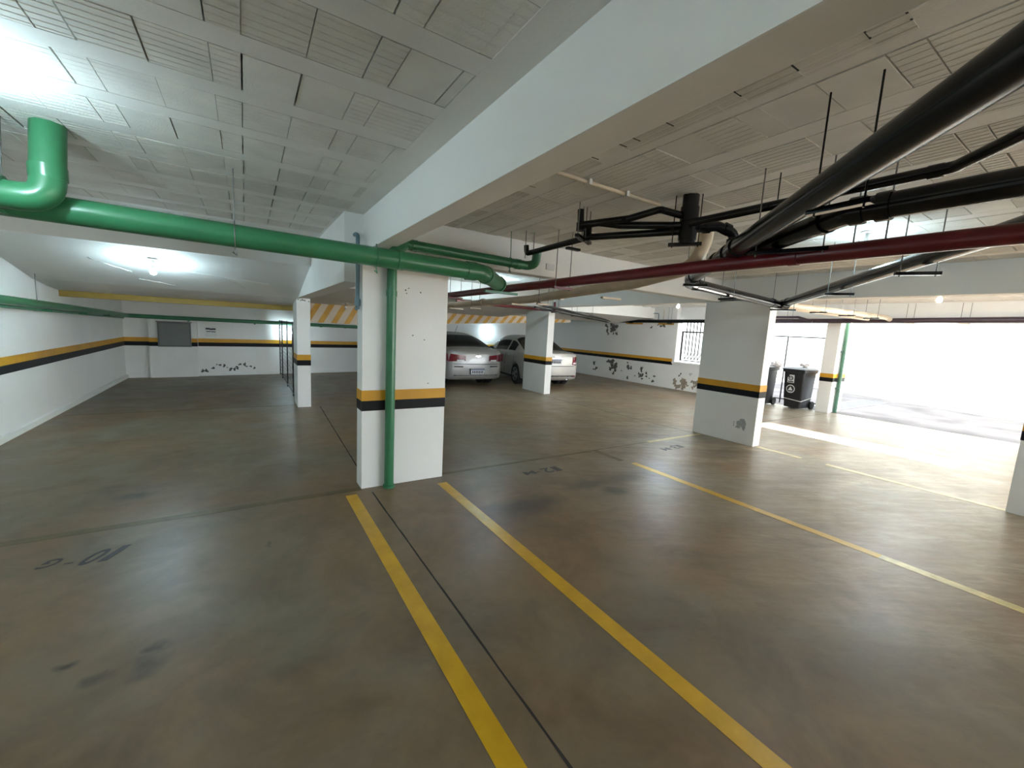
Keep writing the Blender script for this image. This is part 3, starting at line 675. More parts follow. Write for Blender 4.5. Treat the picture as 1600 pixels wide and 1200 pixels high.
# red sprinkler main
r = empty('red_fire_pipe', (3.22, 2, 2.2)); r.location = (2.68, 2, 2.1); tag(r, 'long dark red fire main crossing the whole right-hand bay', 'pipe')
tubeo('pipe_run', [(2.70, -3, 2.10), (2.66, 2.0, 2.105), (2.72, 8.4, 2.09)], .044, 'red', r, 18)
collar(r, (2.665, 1.20, 2.104), (0,1,0), .049, .05, 'red'); collar(r, (2.685, 4.6, 2.10), (0,1,0), .049, .05, 'red')
for (x, y) in ((2.71, 5.9), (2.68, 3.3), (2.715, 7.3)): rods(r, x, y, 2.055, dir=(1,0), half=.09, barm='red')
tubeo('hanger_rod', [(2.67, .93, 2.1), (2.67, .93, HC)], .004, 'steel', r, 6); tubeo('hanger_rod', [(2.67, .80, 2.1), (2.67, .80, HC)], .004, 'steel', r, 6)
r2 = empty('red_branch_pipe', (5, 8.1, 2.15)); tag(r2, 'thin red branch pipe reaching the pillar between the cars', 'pipe')
tubeo('pipe_run', [(3.7, 8.0, 2.145), (6.35, 8.15, 2.135), (6.42, 8.15, 2.13), (6.42, 8.16, 2.35)], .03, 'red', r2, 12, .05)
# cream pipe
cp = empty('cream_drain_pipe', (3.4, 5, 2.05)); tag(cp, 'fat cream pipe curving down from the ceiling and running behind the red one', 'pipe')
tubeo('pipe_run', [(3.30, 2.18, HC+.02), (3.22, 2.14, 2.42), (2.98, 2.06, 2.17), (3.22, 2.85, 2.125), (3.42, 4.9, 2.055), (3.42, 8.1, 2.03)], .055, 'cream', cp, 18, .25)
collar(cp, (3.39, 4.2, 2.08), (0,1,-.01), .062, .05, 'cream'); collar(cp, (3.41, 6.3, 2.053), (0,1,-.01), .062, .05, 'cream')
for y in (3.35, 5.2, 7.4): box('support_bar', 3.28, 3.56, y-.02, y+.02, 2.0-(y-3.3)*.012, 2.02-(y-3.3)*.012, 'cream', cp)
for y in (4.6, 6.6): rods(cp, 3.42, y, 2.0-(y-3.3)*.012, dir=(1,0), half=.08, barm='cream')
# pipes beyond the smudged pillar
c2 = empty('cream_yard_pipe', (9, 3.1, 2.25)); tag(c2, 'cream pipe running from behind the smudged pillar towards the yard', 'pipe')
tubeo('pipe_run', [(6.85, 3.17, 2.205), (11.55, 3.23, 2.30), (11.75, 3.22, 2.27)], .05, 'cream', c2, 14, .08)
for x in (8.2, 9.4, 10.6): rods(c2, x, 3.2, 2.16+.02*(x-6.8), dir=(0,1), half=.1)
c3 = empty('cream_yard_pipe', (9, 3.3, 2.2)); tag(c3, 'lower brownish pipe with a raised loop right of the smudged pillar', 'pipe')
tubeo('pipe_run', [(6.85, 3.45, 2.21), (11.6, 3.55, 2.26)], .03, 'cream', c3, 12)
tubeo('loop_pipe', [(11.55, 6.0, 2.20), (11.5, 5.75, 2.30), (11.5, 4.9, 2.30), (11.55, 4.6, 2.2)], .03, 'purple', c3, 12, .05)
c4_ = empty('purple_yard_pipe', (11.8, 3, 2.25)); tag(c4_, 'dark purple pipe along the edge of the yard opening', 'pipe')
tubeo('pipe_run', [(11.78, -5, 2.31), (11.78, 1.4, 2.28), (11.78, 3.2, 2.245), (11.55, 6.3, 2.19)], .055, 'purple', c4_, 14)
for y in (2.1, 2.9, 5.2): rods(c4_, 11.75, y, 2.20, dir=(0,1), half=.06, barm='cream')
c5 = empty('black_wall_pipe', (11.5, 9, 2.15)); tag(c5, 'black pipe along the top of the flaking wall', 'pipe')
tubeo('pipe_run', [(11.52, 6.3, 2.185), (11.5, 11.8, 2.14)], .055, 'bpipe', c5, 14)
for y in (7.2, 8.6, 10.2): rods(c5, 11.5, y, 2.1, dir=(0,1), half=.06)
c6 = empty('pale_green_wall_pipe', (11.5, 13, 2.2)); tag(c6, 'pale green pipe high on the wall behind the rear right car', 'pipe')
tubeo('pipe_run', [(11.5, 11.8, 2.14), (11.5, 13.6, 2.19), (11.1, bwy(11)-.25, 2.2), (7.7, bwy(7.7)-.4, 2.0), (7.6, bwy(7.6)-.4, 2.2)], .05, 'greenl', c6, 14, .15)
c7 = empty('black_twin_pipe', (8, 9, 2.15)); tag(c7, 'pair of thin black pipes slanting from above the middle pillar to the flaking wall', 'pipe')
tubeo('pipe_run', [(4.9, 6.75, 2.17), (5.35, 7.25, 2.17), (11.4, 10.95, 2.13)], .035, 'bpipe', c7, 12, .06)
tubeo('pipe_run', [(5.0, 7.0, 2.10), (5.4, 7.40, 2.11), (11.4, 11.1, 2.08)], .022, 'bpipe', c7, 12, .06)
for t_ in (.12, .33, .55): rods(c7, 5.35+6.05*t_, 7.25+3.7*t_, 2.08, dir=(.5,-.85), half=.07)
gp_ = empty('thin_green_downpipe', (12.1, 4.1, 0)); tag(gp_, 'thin green downpipe with a funnel head on the pillar by the bins', 'pipe')
tubeo('pipe_run', [(12.27, 4.12, 0), (12.27, 4.12, 2.36)], .042, 'greend', gp_, 12)
link('funnel_head', lathe(bmesh.new(), [(.04,2.3),(.06,2.36),(.095,2.42),(.095,2.50),(.085,2.50),(.03,2.40)], 12.27, 4.12, 14), 'greend', gp_)
for z in (.6, 1.5): box('pipe_clip', 12.2, 12.34, 4.07, 4.17, z, z+.02, 'greend', gp_)
cd = empty('ceiling_conduit', (2, 2.15, 2.58)); tag(cd, 'thin cream conduit fixed across the ceiling blocks', 'conduit')
tubeo('conduit_run', [(1.12, 2.15, 2.585), (2.62, 2.15, 2.585)], .014, 'cream', cd, 10)
for x in (1.9, 2.25): box('conduit_clip', x-.012, x+.012, 2.12, 2.18, 2.565, 2.6, 'plastic', cd)
sc = empty('surface_conduit', (11.55, 10, 2.45)); tag(sc, 'grey conduit stepping down on the wall above the black pipe', 'conduit')
tubeo('conduit_run', [(11.57, 13.0, 2.50), (11.57, 9.1, 2.42), (11.57, 9.1, 2.2)], .014, 'blueg', sc, 8, .05)
tubeo('conduit_run', [(11.57, 8.9, 2.55), (11.57, 8.9, 2.2)], .012, 'cream', sc, 8)
jb = tag(box('junction_box', 2.98, 3.10, 3.99, 4.0, 2.33, 2.40, 'plastic'), 'small grey junction box on the cross beam', 'junction box')

# ================================================================== LAMPS
def bulb(x, y, zt, label, lit=True, drop=.19, r=.034, m='bulb'):
    e = empty('bulb_light', (x, y, zt)); tag(e, label, 'lamp', 'bare bulb ceiling lights')
    sm(link('ceiling_plate', lathe(bmesh.new(), [(0,zt-.016),(.045,zt-.016),(.058,zt-.010),(.06,zt+.002)], x, y), 'plastic', e))
    sm(link('socket', lathe(bmesh.new(), [(.022,zt-.01),(.022,zt-drop+.085),(.026,zt-drop+.08),(.026,zt-drop+.05),(.0,zt-drop+.05)], x, y), 'plastic' if lit else 'chrome', e))
    zc = zt-drop
    prof_ = [(0, zc-r)]+[(r*math.sin(a), zc-r*math.cos(a)) for a in [k*PI/10 for k in range(1, 8)]]+[(r*.5, zc+r*1.15), (r*.42, zc+r*1.7), (0, zc+r*1.75)]
    sm(link('bulb', lathe(bmesh.new(), prof_, x, y), m if lit else 'offbulb', e), 80)
    return e
bulb(-.97, 6.97, 2.25, 'lit bulb under the sloping ramp soffit at the left', drop=.16)
bulb(-1.05, 2.72, HC, 'lit bulb just outside the left edge, before the green drop pipe', m='bulb_mid')
bulb(4.12, 7.25, HC, 'lit bulb hanging below the green pipe bend near the red pipe')
bulb(4.50, 1.47, HC, 'lit bulb on a round plate above the red pipe at the right', m='bulb_dim')
bulb(9.10, 6.60, HC, 'lit bulb seen left of the smudged pillar under the far ceiling', m='bulb_bright')
bulb(9.00, 1.92, HC, 'lit bulb near the yard opening at the right', m='bulb_bright')
bulb(2.0, 10.5, 2.05, 'unlit chrome bulb in front of the amber striped ramp edge', lit=False, drop=.13)
bulb(3.8, -2.6, HC, 'added unseen bulb behind the viewpoint to light the right-hand bay')  # added out of view as fill for the right-hand bay
bulb(-1.0, -2.0, HC, 'added unseen bulb behind the viewpoint to light the left bay')  # likewise added, brightens the left bay from behind
def wall_bulb(x, z, off, label):
    y = bwy(x); e = empty('wall_bulb_light', (x, y, z)); tag(e, label, 'lamp', 'bare bulb wall lights')
    box('wall_plate', x-.05, x+.05, y-.03, y+.02, z+.06, z+.18, 'plastic', e)
    tubeo('arm', [(x, y-.02, z+.12), (x, y-off, z+.12), (x, y-off, z+.05)], .012, 'plastic', e, 10, .03)
    r = .036
    prof_ = [(0, z-r)]+[(r*math.sin(a), z-r*math.cos(a)) for a in [k*PI/10 for k in range(1, 8)]]+[(r*.5, z+r*1.15), (r*.42, z+r*1.7), (0, z+r*1.75)]
    sm(link('bulb', lathe(bmesh.new(), prof_, x, y-off), 'bulb_dim', e), 80)
wall_bulb(1.06, 1.20, .22, 'lit bulb on the back wall peeking out beside the slim pillar')
wall_bulb(8.35, 1.48, .25, 'lit bulb on the back wall above the rear right car')

# ================================================================== BACK WALL FITTINGS
pn = empty('electric_panel', (-1.49, bwy(-1.49)-.15, 1.06)); tag(pn, 'grey metal electrical panel on the back wall pier', 'panel')
slab_xy('panel_body', -1.80, -1.17, .135, .19, .76, 1.36, 'metalgrey2', pn)
slab_xy('panel_door', -1.765, -1.205, .188, .20, .795, 1.325, 'metalgrey', pn)
slab_xy('panel_top', -1.82, -1.15, .13, .205, 1.355, 1.375, 'metalgrey2', pn)
sg = empty('wall_sign', (-.78, bwy(-.78), 1.15)); tag(sg, 'small white notice with dark unreadable lines on the back wall', 'sign')
slab_xy('sign_plate', -.90, -.66, -.002, .006, 1.02, 1.27, 'sticker', sg)
for k, (a, b_, z0, z1) in enumerate([(-.885,-.80,1.205,1.245),(-.80,-.73,1.195,1.235),(-.745,-.675,1.20,1.24),(-.87,-.78,1.145,1.165),(-.77,-.68,1.142,1.162)]):
    slab_xy('print_line', a, b_, .0055, .0075, z0, z1, 'ink', sg)

# mesh fence running back from the slim pillar
fe = empty('mesh_fence', (.80, 11, 0)); tag(fe, 'black wire mesh fence running back behind the slim pillar', 'fence')
for y in (9.05, 9.6, 11.0, 12.6, 13.5): tubeo('fence_post', [(.80, y, 0), (.80, y, 1.54)], .014, 'iron', fe, 8)
for z in (.06, 1.52): tubeo('fence_rail', [(.80, 9.05, z), (.80, 13.4, z)], .012, 'iron', fe, 8)
bm = bmesh.new()
for k in range(-8, 22):
    y0 = 9.05+k*.2
    for s in (0, 1):
        ya, yb = (y0, y0+1.5) if s == 0 else (y0+1.5, y0)
        za, zb = .06, 1.52
        # clip to the panel
        def clip(ya, za, yb, zb):
            t0, t1 = 0, 1; dy = yb-ya
            for lo in (9.05, 13.4):
                t = (lo-ya)/dy
                inside0 = 9.05 <= ya <= 13.4
                if dy > 0: (t0, t1) = (max(t0, t), t1) if lo == 9.05 else (t0, min(t1, t))
                else: (t0, t1) = (t0, min(t1, t)) if lo == 9.05 else (max(t0, t), t1)
            return None if t1-t0 < .02 else (ya+dy*t0, za+(zb-za)*t0, ya+dy*t1, za+(zb-za)*t1)
        c = clip(ya, za, yb, zb)
        if c: tube(bm, [(.80, c[0], c[1]), (.80, c[2], c[3])], .0016, 4, False)
stuff(link('wire_mesh', bm, 'iron', fe))

# ================================================================== BINS
def bin_(loc, rz, label, stickers):
    e = empty('wheeled_bin', loc, rz); tag(e, label, 'bin', 'black wheeled bins')
    def P(name, bm, m, smooth=False):
        o = link(name, bm, m); o.parent = e
        if smooth: sm(o)
        return o
    # body: front is local -y
    bm = bmesh.new()
    def ring(wx, y0, y1, z, r=.05, n=4):
        out = []
        for (cx, cy, a0) in ((wx/2-r, y0+r, -PI/2), (wx/2-r, y1-r, 0), (-wx/2+r, y1-r, PI/2), (-wx/2+r, y0+r, PI)):
            for k in range(n+1):
                a = a0+PI/2*k/n; out.append(bm.verts.new((cx+r*math.cos(a), cy+r*math.sin(a), z)))
        return out
    R = [ring(.40, -.20, .26, .03), ring(.42, -.215, .265, .20), ring(.435, -.222, .27, .22), ring(.50, -.27, .29, .92), ring(.56, -.31, .32, .93), ring(.56, -.31, .32, .985)]
    for a, b in zip(R, R[1:]):
        n = len(a)
        for k in range(n): bm.faces.new((a[k], a[(k+1)%n], b[(k+1)%n], b[k]))
    bm.faces.new(R[0][::-1]); bm.faces.new(R[-1]); P('body', bm, 'bin', True)
    bm = bmesh.new()
    def ring2(wx, y0, y1, z, r=.05, n=4):
        return ring(wx, y0, y1, z, r, n)
    R = [ring(.58, -.335, .30, .985), ring(.58, -.335, .30, 1.01), ring(.50, -.28, .27, 1.05), ring(.30, -.15, .2, 1.06)]
    for a, b in zip(R, R[1:]):
        n = len(a)
        for k in range(n): bm.faces.new((a[k], a[(k+1)%n], b[(k+1)%n], b[k]))
    bm.faces.new(R[0][::-1]); bm.faces.new(R[-1]); P('lid', bm, 'bin', True)
    bm = bmesh.new(); tube(bm, fillet([(-.22,.30,.96),(-.22,.40,.99),(.22,.40,.99),(.22,.30,.96)], .03), .016, 10); P('handle', bm, 'bin', True)
    for s in (-1, 1):
        bm = bmesh.new(); tube(bm, [(s*.20,.27,.10),(s*.25,.27,.10)], .10, 18); P('wheel', bm, 'tyre', True)
        bm = bmesh.new(); bx(bm, s*.12-.02, s*.12+.02, -.29, -.255, .80, .92); P('rib', bm, 'bin')
    def fy(z): return -.222-(z-.22)*(.048/.70)-.003
    if stickers:
        tilt = .048/.70
        def plate(name, x0, x1, z0, z1, m, d=0):
            bm = bmesh.new(); prism(bm, [(x0, fy(z0)-d, z0), (x1, fy(z0)-d, z0), (x1, fy(z1)-d, z1), (x0, fy(z1)-d, z1)], (0, .004, 0)); P(name, bm, m)
        plate('sticker', -.14, .02, .66, .86, 'sticker')
        def disc(name, cx, cz, r, m, d, n=28, tri=False):
            bm = bmesh.new(); k0 = 3 if tri else n
            prism(bm, [(cx+r*math.sin(2*PI*k/k0), fy(cz+r*math.cos(2*PI*k/k0))-d, cz+r*math.cos(2*PI*k/k0)) for k in range(k0)], (0, .003, 0)); P(name, bm, m)
        disc('sticker_print', -.06, .775, .058, 'ink', .002); disc('sticker_print', -.06, .775, .035, 'sticker', .004); 
        plate('sticker_print', -.125, .005, .672, .70, 'ink', .002); plate('sticker_print', -.085, -.03, .765, .785, 'ink', .006)
        disc('round_sticker', -.05, .50, .105, 'sticker', 0); disc('sticker_print', -.05, .50, .086, 'ink', .002); disc('sticker_print', -.05, .495, .066, 'sticker', .004, tri=True)
        plate('sticker_print', -.085, -.015, .425, .435, 'sticker', .004)
        bm = bmesh.new(); tube(bm, [(-.225,.25,.27),(-.225,-.226,.25),(-.05,-.236,.235),(.225,-.232,.21),(.228,0,.25),(.225,.26,.29)], .007, 6); P('white_cord', bm, 'sticker', True)
    return e
bin_((11.93, 4.86, 0), -1.66, 'black wheeled bin with white recycling stickers beside the banded pillar', True)
bin_((11.62, 5.62, 0), -1.60, 'black wheeled bin half hidden behind the smudged pillar', False)
bm = bmesh.new(); bmesh.ops.create_icosphere(bm, subdivisions=3, radius=.13)
random.seed(3)
for v_ in bm.verts: v_.co = v_.co*(1+random.uniform(-.16,.16)); v_.co.z *= .8
for v_ in bm.verts: v_.co += Vector((11.85, 5.42, 1.08))
tag(link('plastic_bag', bm, 'bag'), 'crumpled pale plastic bag lying between the two bins', 'bag')
bm = bmesh.new(); bmesh.ops.create_icosphere(bm, subdivisions=3, radius=.11)
for v_ in bm.verts: v_.co = v_.co*(1+random.uniform(-.16,.16)); v_.co.z *= .7
for v_ in bm.verts: v_.co += Vector((12.1, 4.85, 1.13))
tag(link('plastic_bag', bm, 'bag'), 'crumpled pale bag on the lid of the stickered bin', 'bag')

# ================================================================== CARS
def interp(tab, y):
    """smooth interpolation in a table of (y, value)"""
    if y <= tab[0][0]: return tab[0][1]
    for i in range(len(tab)-1):
        (a, va), (b, vb) = tab[i], tab[i+1]
        if y <= b:
            t = (y-a)/(b-a)
            ma = (vb-tab[i-1][1])/(b-tab[i-1][0]) if i > 0 else (vb-va)/(b-a)
            mb = (tab[i+2][1]-va)/(tab[i+2][0]-a) if i+2 < len(tab) else (vb-va)/(b-a)
            if (vb-va)*ma <= 0: ma = 0
            if (vb-va)*mb <= 0: mb = 0
            h = b-a; lim = 3*abs(vb-va)/h
            ma = max(-lim, min(lim, ma)); mb = max(-lim, min(lim, mb))
            return (2*t**3-3*t*t+1)*va+(t**3-2*t*t+t)*h*ma+(-2*t**3+3*t*t)*vb+(t**3-t*t)*h*mb
    return tab[-1][1]
def car(loc, rz, label, paint, kind):
    e = empty('sedan', loc, rz); tag(e, label, 'car')
    def P(name, bm, m, smooth=True, par=None, ang=35):
        o = link(name, bm, m); o.parent = par or e
        if smooth: sm(o, ang)
        return o
    Lc = 4.45; wy = (.93, 3.55); wr_ = .31; ar = .345
    if kind == 1:   # newer sedan with a coupe-like roof
        top = [(0,.90),(.04,1.0),(.12,1.045),(.30,1.06),(.62,1.09),(1.05,1.27),(1.5,1.41),(2.1,1.465),(2.6,1.43),(3.0,1.28),(3.42,1.04),(3.9,.95),(4.25,.82),(4.41,.68),(4.45,.60)]
        belt = [(0,.86),(.04,.95),(.12,.98),(.3,.995),(.62,1.0),(1.2,.985),(2.1,.95),(3.0,.92),(3.42,.92),(3.9,.87),(4.25,.74),(4.45,.55)]
    else:
        top = [(0,.88),(.04,.99),(.10,1.03),(.28,1.05),(.70,1.07),(1.15,1.29),(1.5,1.43),(2.1,1.475),(2.65,1.43),(3.0,1.28),(3.45,1.02),(3.9,.93),(4.25,.80),(4.41,.66),(4.45,.58)]
        belt = [(0,.84),(.04,.94),(.10,.965),(.28,.98),(.70,.985),(1.2,.965),(2.1,.93),(3.0,.90),(3.45,.90),(3.9,.85),(4.25,.72),(4.45,.53)]
    halfw = [(0,.70),(.05,.80),(.15,.842),(.4,.862),(1,.87),(3.3,.87),(3.9,.85),(4.2,.80),(4.38,.68),(4.45,.56)]
    roofw = [(0,.60),(.05,.68),(.15,.71),(.3,.72),(.62,.71),(1.0,.64),(1.5,.575),(2.1,.57),(2.7,.585),(3.0,.63),(3.42,.70),(3.9,.66),(4.25,.58),(4.45,.42)]
    bot = [(0,.36),(.05,.25),(.2,.20),(.6,.19),(3.9,.19),(4.3,.22),(4.45,.30)]
    ys = sorted(set([round(x_, 3) for x_ in [0,.012,.025,.04,.07,.10,.15]+[.2+.05*k for k in range(84)]+[4.38,4.41,4.43,4.45] if x_ <= 4.45]))
    ns = 44
    def section(y):
        hw, bz, tz, rw, b0 = interp(halfw,y), interp(belt,y), interp(top,y), interp(roofw,y), interp(bot,y)
        zs = b0
        for c in wy:
            if abs(y-c) < ar: zs = max(zs, wr_+math.sqrt(max(0, ar*ar-(y-c)**2)))
        cab = max(0, min(1, (tz-bz-.06)/.25))
        ctrl = [(0, max(b0, zs-.0)), (hw-.16, max(b0, zs)), (hw-.03, max(b0+.03, zs)), (hw-.004, max(.36, zs+.004)), (hw, max(.60, zs+.01)), (hw-.008, max(.74, zs+.02) if bz > .76 else bz-.03), (hw-.035, bz-.015), (hw-.055, bz),
                (rw+.035*cab, bz+(tz-bz)*(.78 if cab > 0 else .6)), (rw-.03, tz-.045*cab-.022*(1-cab)), (rw*.72, tz-.012), (rw*.35, tz-.002), (0, tz)]
        return ctrl
    segs = [1, 3, 2, 2, 2, 2, 2, 1, 6, 2, 3, 3, 3]   # subdivisions per control span
    def dense(ctrl):
        out = []
        for i in range(len(ctrl)-1):
            n = segs[i+1] if i+1 < len(segs) else 3
            for k in range(n):
                t = k/n
                # Catmull-Rom on the upper curve, straight elsewhere
                p1_, p2_ = Vector(ctrl[i]), Vector(ctrl[i+1])
                if i >= 7:
                    p0_ = Vector(ctrl[i-1]) if i > 7 else p1_; p3_ = Vector(ctrl[i+2]) if i+2 < len(ctrl) else Vector((-ctrl[i][0], ctrl[i][1]))
                    q = .5*((2*p1_)+(-p0_+p2_)*t+(2*p0_-5*p1_+4*p2_-p3_)*t*t+(-p0_+3*p1_-3*p2_+p3_)*t**3)
                else: q = p1_.lerp(p2_, t)
                out.append((q.x, q.y))
        out.append(ctrl[-1]); return out
    grid = []
    for y in ys:
        d = dense(section(y))
        # pull the ends in plan so that bumpers are rounded
        grid.append([(x_, y, z_) for x_, z_ in d])
    nc = len(grid[0])
    ib = sum(segs[1:8]); ir = ib+segs[8]       # index of belt and roof edge
    def bow(p):
        x_, y, z_ = p
        k = (x_/.87)**2
        if y < .6: y = y + .13*k*(1-y/.6)
        if y > 3.9: y = y - .22*k*((y-3.9)/.55)
        return (x_, y, z_)
    def part(test, name, m, off=0.0, par=None, sides=(-1, 1)):
        bm = bmesh.new(); V = {}
        def vv(i, j, s):
            key = (i, j, s if grid[i][j][0] > 1e-6 else 1)
            if key not in V:
                x_, y, z_ = bow(grid[i][j]); V[key] = bm.verts.new((x_*key[2], y, z_))
            return V[key]
        for s in sides:
            for i in range(len(ys)-1):
                for j in range(nc-1):
                    if test(i, j):
                        try: bm.faces.new((vv(i,j,s), vv(i+1,j,s), vv(i+1,j+1,s), vv(i,j+1,s)))
                        except ValueError: pass
        if name == 'body':
            for i in (0, len(ys)-1):
                loop = [vv(i,j,1) for j in range(nc)]+[vv(i,j,-1) for j in range(nc-2, 0, -1)]
                try: bm.faces.new(loop)
                except ValueError: pass
        bmesh.ops.recalc_face_normals(bm, faces=bm.faces)
        if off:
            bm.normal_update()
            for v_ in bm.verts: v_.co += v_.normal*off
        return P(name, bm, m, par=par, ang=50)
    def ym(i): return (ys[i]+ys[i+1])/2
    rg0, rg1, ws0, ws1 = (.62, 1.42, 2.62, 3.40) if kind == 1 else (.72, 1.45, 2.66, 3.42)
    sw = lambda i, j: ib < j < ir-1 and (1.15 < ym(i) < 1.72 or 1.80 < ym(i) < 2.85)
    rw_ = lambda i, j: j >= ir and rg0 < ym(i) < rg1
    ww_ = lambda i, j: j >= ir and ws0 < ym(i) < ws1
    part(lambda i, j: not (sw(i,j) or rw_(i,j) or ww_(i,j)), 'body', paint)
    part(rw_, 'rear_window', 'carglass', .002); part(ww_, 'windscreen', 'carglass', .002)
    for s_ in (-1, 1):
        part(lambda i, j: sw(i,j) and ym(i) < 1.75, 'rear_side_window', 'carglass' if kind == 1 else 'carglass2', .002, sides=(s_,))
        part(lambda i, j: sw(i,j) and ym(i) > 1.75, 'front_side_window', 'carglass' if kind == 1 else 'carglass2', .002, sides=(s_,))
    for s_ in (-1, 1):
        for y_, nm in ((2.25, 'front_seat'), (1.45, 'rear_seat')):
            bm = bmesh.new(); bx(bm, s_*.36-.22, s_*.36+.22, y_-.10, y_+.02, .5, 1.08, .04); seat = P(nm, bm, 'darkpl', False)
            bm = bmesh.new(); bx(bm, s_*.36-.11, s_*.36+.11, y_-.12, y_-.04, 1.08, 1.22, .03); P('headrest', bm, 'darkpl', False, seat)
    # wheels
    for c in wy:
        for s in (-1, 1):
            bm = bmesh.new(); tube(bm, [(s*.66, c, wr_), (s*.70, c, wr_), (s*.84, c, wr_), (s*.862, c, wr_)], .3, 28, True, [.28, wr_, wr_, .285])
            wheel = P('wheel', bm, 'tyre')
            bm = bmesh.new(); tube(bm, [(s*.855, c, wr_), (s*.868, c, wr_)], .205, 28); P('rim', bm, 'rim', par=wheel)
            for k in range(5):
                a = 2*PI*k/5; bm = bmesh.new(); u_ = Vector((0, math.cos(a), math.sin(a))); v2 = Vector((0, -math.sin(a), math.cos(a))); o_ = Vector((s*.867, c, wr_))
                aa = a+PI/5; u3 = Vector((0, math.cos(aa), math.sin(aa))); v3 = Vector((0, -math.sin(aa), math.cos(aa)))
                prism(bm, [o_+u3*.075-v3*.012, o_+u3*.18-v3*.05, o_+u3*.18+v3*.05, o_+u3*.075+v3*.012], (s*.003, 0, 0)); P('rim_opening', bm, 'darkpl', False, wheel)
            bm = bmesh.new(); tube(bm, [(s*.5, c, wr_+.02), (s*.60, c, wr_+.02)], .33, 24); P('wheel_arch_liner', bm, 'darkpl')
    # tail lamps, plate, bumper, trims: patches pushed onto the rear surface
    def rear_y(x_, z_):
        """distance of the rear surface at (x,z)"""
        best = 0.0
        lo = 0
        for y in ys[:14]:
            d = dense(section(y)); hwid = max((p[0] for p in d if abs(p[1]-z_) < .06), default=0)
            if hwid >= abs(x_) and interp(top, y) >= z_ and interp(bot, y) <= z_: best = y; break
        return bow((x_, best, z_))[1]
    def patch(name, pts, m, th=.012, dy=0, par=None):
        bm = bmesh.new(); f = [bm.verts.new((x_, rear_y(x_, z_)-th+dy, z_)) for x_, z_ in pts]; b = [bm.verts.new((x_, rear_y(x_, z_)+.05, z_)) for x_, z_ in pts]
        n = len(pts); bm.faces.new(f); bm.faces.new(b[::-1])
        for i in range(n): bm.faces.new((f[i], b[i], b[(i+1)%n], f[(i+1)%n]))
        bmesh.ops.recalc_face_normals(bm, faces=bm.faces); return P(name, bm, m, False, par)
    def strip(name, x0, x1, zf0, zf1, m, th, n=8):
        """patch between x0 and x1 split in columns so it follows the bowed tail"""
        bm = bmesh.new(); A = []
        for k in range(n+1):
            x_ = x0+(x1-x0)*k/n; t = k/n; za, zb = zf0(t), zf1(t)
            A.append([bm.verts.new((x_, rear_y(x_, za)-th, za)), bm.verts.new((x_, rear_y(x_, zb)-th, zb)), bm.verts.new((x_, rear_y(x_, zb)+.04, zb)), bm.verts.new((x_, rear_y(x_, za)+.04, za))])
        for a, b in zip(A, A[1:]):
            for q in range(4): bm.faces.new((a[q], a[(q+1)%4], b[(q+1)%4], b[q]))
        bm.faces.new(A[0]); bm.faces.new(A[-1][::-1]); bmesh.ops.recalc_face_normals(bm, faces=bm.faces)
        return P(name, bm, m, True, ang=30)
    for s in (-1, 1):
        if kind == 1:
            strip('tail_lamp', s*.845, s*.36, lambda t: .70+.03*t, lambda t: .92-.05*t, 'tail', .014, 10)
            strip('reverse_lamp', s*.60, s*.40, lambda t: .715+.01*t, lambda t: .755, 'tailw', .018, 4)
            # side wrap
            bm = bmesh.new(); prism(bm, [(s*.845, .14, .70), (s*.862, .42, .80), (s*.862, .42, .88), (s*.845, .13, .92)], (s*.012, 0, 0)); P('tail_lamp_side', bm, 'tail', False)
            strip('bumper_vent', s*.66, s*.42, lambda t: .555, lambda t: .585, 'darkpl', .006, 4)
        else:
            strip('tail_lamp', s*.82, s*.60, lambda t: .66+.02*t, lambda t: .93-.02*t, 'tail', .012, 5)
            strip('reverse_lamp', s*.79, s*.63, lambda t: .70, lambda t: .75, 'tailw', .016, 4)
            strip('bumper_reflector', s*.74, s*.62, lambda t: .33, lambda t: .36, 'tail', .010, 3)
    strip('bumper_seam', -.80, .80, lambda t: .632, lambda t: .645, 'darkpl', .004, 24)
    strip('boot_lip', -.62, .62, lambda t: .985 if kind == 1 else .965, lambda t: 1.012 if kind == 1 else .985, paint, .035, 16)
    if kind == 1: strip('plate_frame', -.215, .215, lambda t: .365, lambda t: .515, 'darkpl', .016, 6)
    zp_ = .44 if kind == 1 else .77
    strip('licence_plate', -.20, .20, lambda t: zp_-.065, lambda t: zp_+.065, 'plate', .022, 4)
    strip('plate_band', -.195, .195, lambda t: zp_+.038, lambda t: zp_+.062, 'plateb', .025, 4)
    for k in range(7):
        x_ = -.15+k*.05
        strip('plate_character', x_-.016, x_+.016, lambda t: zp_-.045, lambda t: zp_+.025, 'ink', .0245, 1)
    strip('lower_valance', -.66, .66, lambda t: .26, lambda t: (.34 if kind == 1 else .36), 'darkpl', .006, 14)
    if kind == 1:   # bow-tie shaped emblem
        patch('emblem', [(-.085,.845),(-.03,.845),(-.03,.825),(.03,.825),(.03,.845),(.085,.845),(.065,.885),(.03,.885),(.03,.905),(-.03,.905),(-.03,.885),(-.065,.885)], 'chrome', .016)
    else:           # oval emblem
        patch('emblem', [(.06*math.cos(a), .905+.035*math.sin(a)) for a in [2*PI*k/20 for k in range(20)]], 'chrome', .014)
        strip('boot_chrome_bar', -.30, .30, lambda t: .855, lambda t: .875, 'chrome', .012, 8)
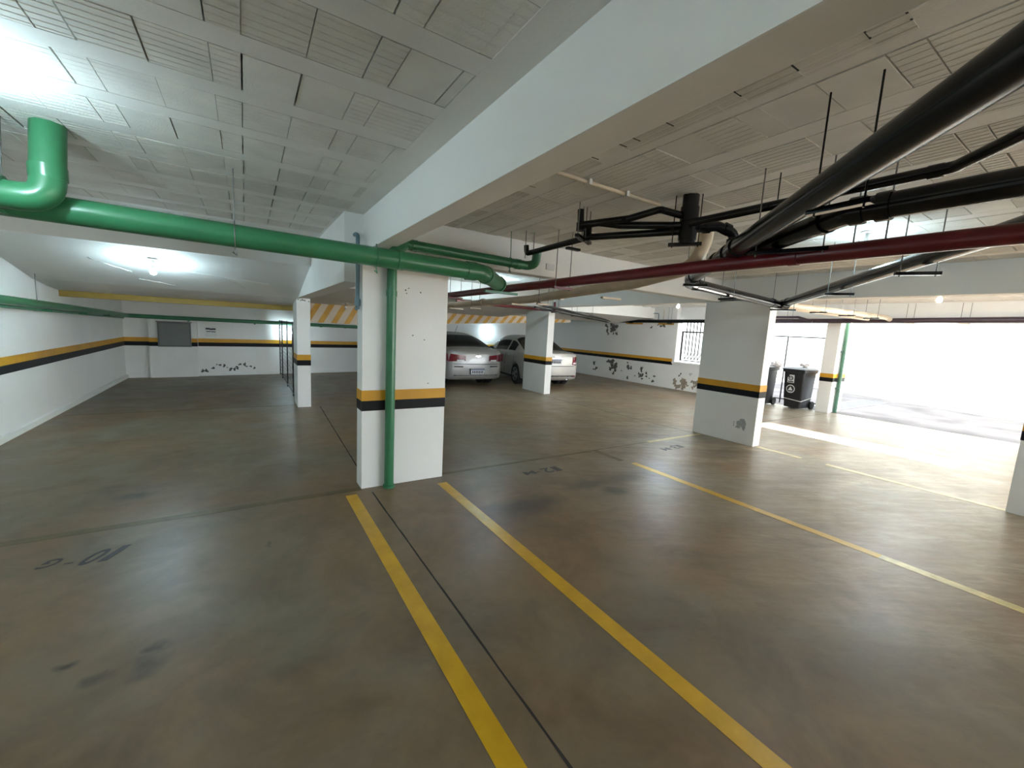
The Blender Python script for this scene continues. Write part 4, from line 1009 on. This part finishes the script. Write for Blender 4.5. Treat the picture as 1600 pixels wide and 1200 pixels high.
    bm = bmesh.new(); tube(bm, [(.45, -.02+.1, .26), (.45, .25, .26)], .03, 12); P('exhaust', bm, 'chrome')
    # side trims: handles, mirrors, mouldings, door seams
    for s in (-1, 1):
        for y in (1.30, 2.15):
            bm = bmesh.new(); tube(bm, fillet([(s*.855, y, .84), (s*.885, y+.03, .845), (s*.885, y+.17, .845), (s*.855, y+.20, .84)], .02), .013, 8); P('door_handle', bm, 'chrome' if kind == 2 else paint)
        bm = bmesh.new(); bmesh.ops.create_icosphere(bm, subdivisions=2, radius=.11)
        for v_ in bm.verts: v_.co = Vector((s*(.93+v_.co.x*.9), 2.90+v_.co.y*.55, .98+v_.co.z*.62))
        mir = P('door_mirror', bm, 'darkpl' if kind == 2 else paint)
        bm = bmesh.new(); bx(bm, min(s*.80, s*.90), max(s*.80, s*.90), 2.87, 2.93, .93, .96); P('mirror_arm', bm, 'darkpl', False, mir)
        for y in (1.10, 1.78, 2.86):
            bm = bmesh.new(); tube(bm, [(s*.8705, y, .30), (s*.872, y, .60), (s*.866, y, .74), (s*.836, y, .92)], .004, 4); P('door_seam', bm, 'darkpl')
        if kind == 2:
            bm = bmesh.new(); bx(bm, min(s*.866, s*.882), max(s*.866, s*.882), 1.32, 3.15, .50, .54); P('side_moulding', bm, paint, False)
        bm = bmesh.new(); bx(bm, min(s*.82, s*.868), max(s*.82, s*.868), 1.28, 3.2, .19, .25); P('sill', bm, 'darkpl', False)
    bm = bmesh.new(); tube(bm, [(0, 1.62, 1.44), (0, 1.42, 1.66)], .006, 6); P('antenna', bm, 'darkpl')
    # seats seen through the glass, front lamps and grille
    for s in (-1, 1):
        bm = bmesh.new(); prism(bm, [(s*.40, 4.25, .62), (s*.66, 4.16, .60), (s*.70, 4.06, .74), (s*.44, 4.20, .74)], (0, .10, 0)); P('head_lamp', bm, 'tailw', False)
    return e
car((5.28, 9.90, 0), math.radians(-1), 'silver sedan parked nose-in, rear lamps beside the nearest pillar', 'silver', 1)
car((7.50, 9.32, 0), math.radians(-10), 'light silver older sedan parked behind the middle pillar', 'champ', 2)
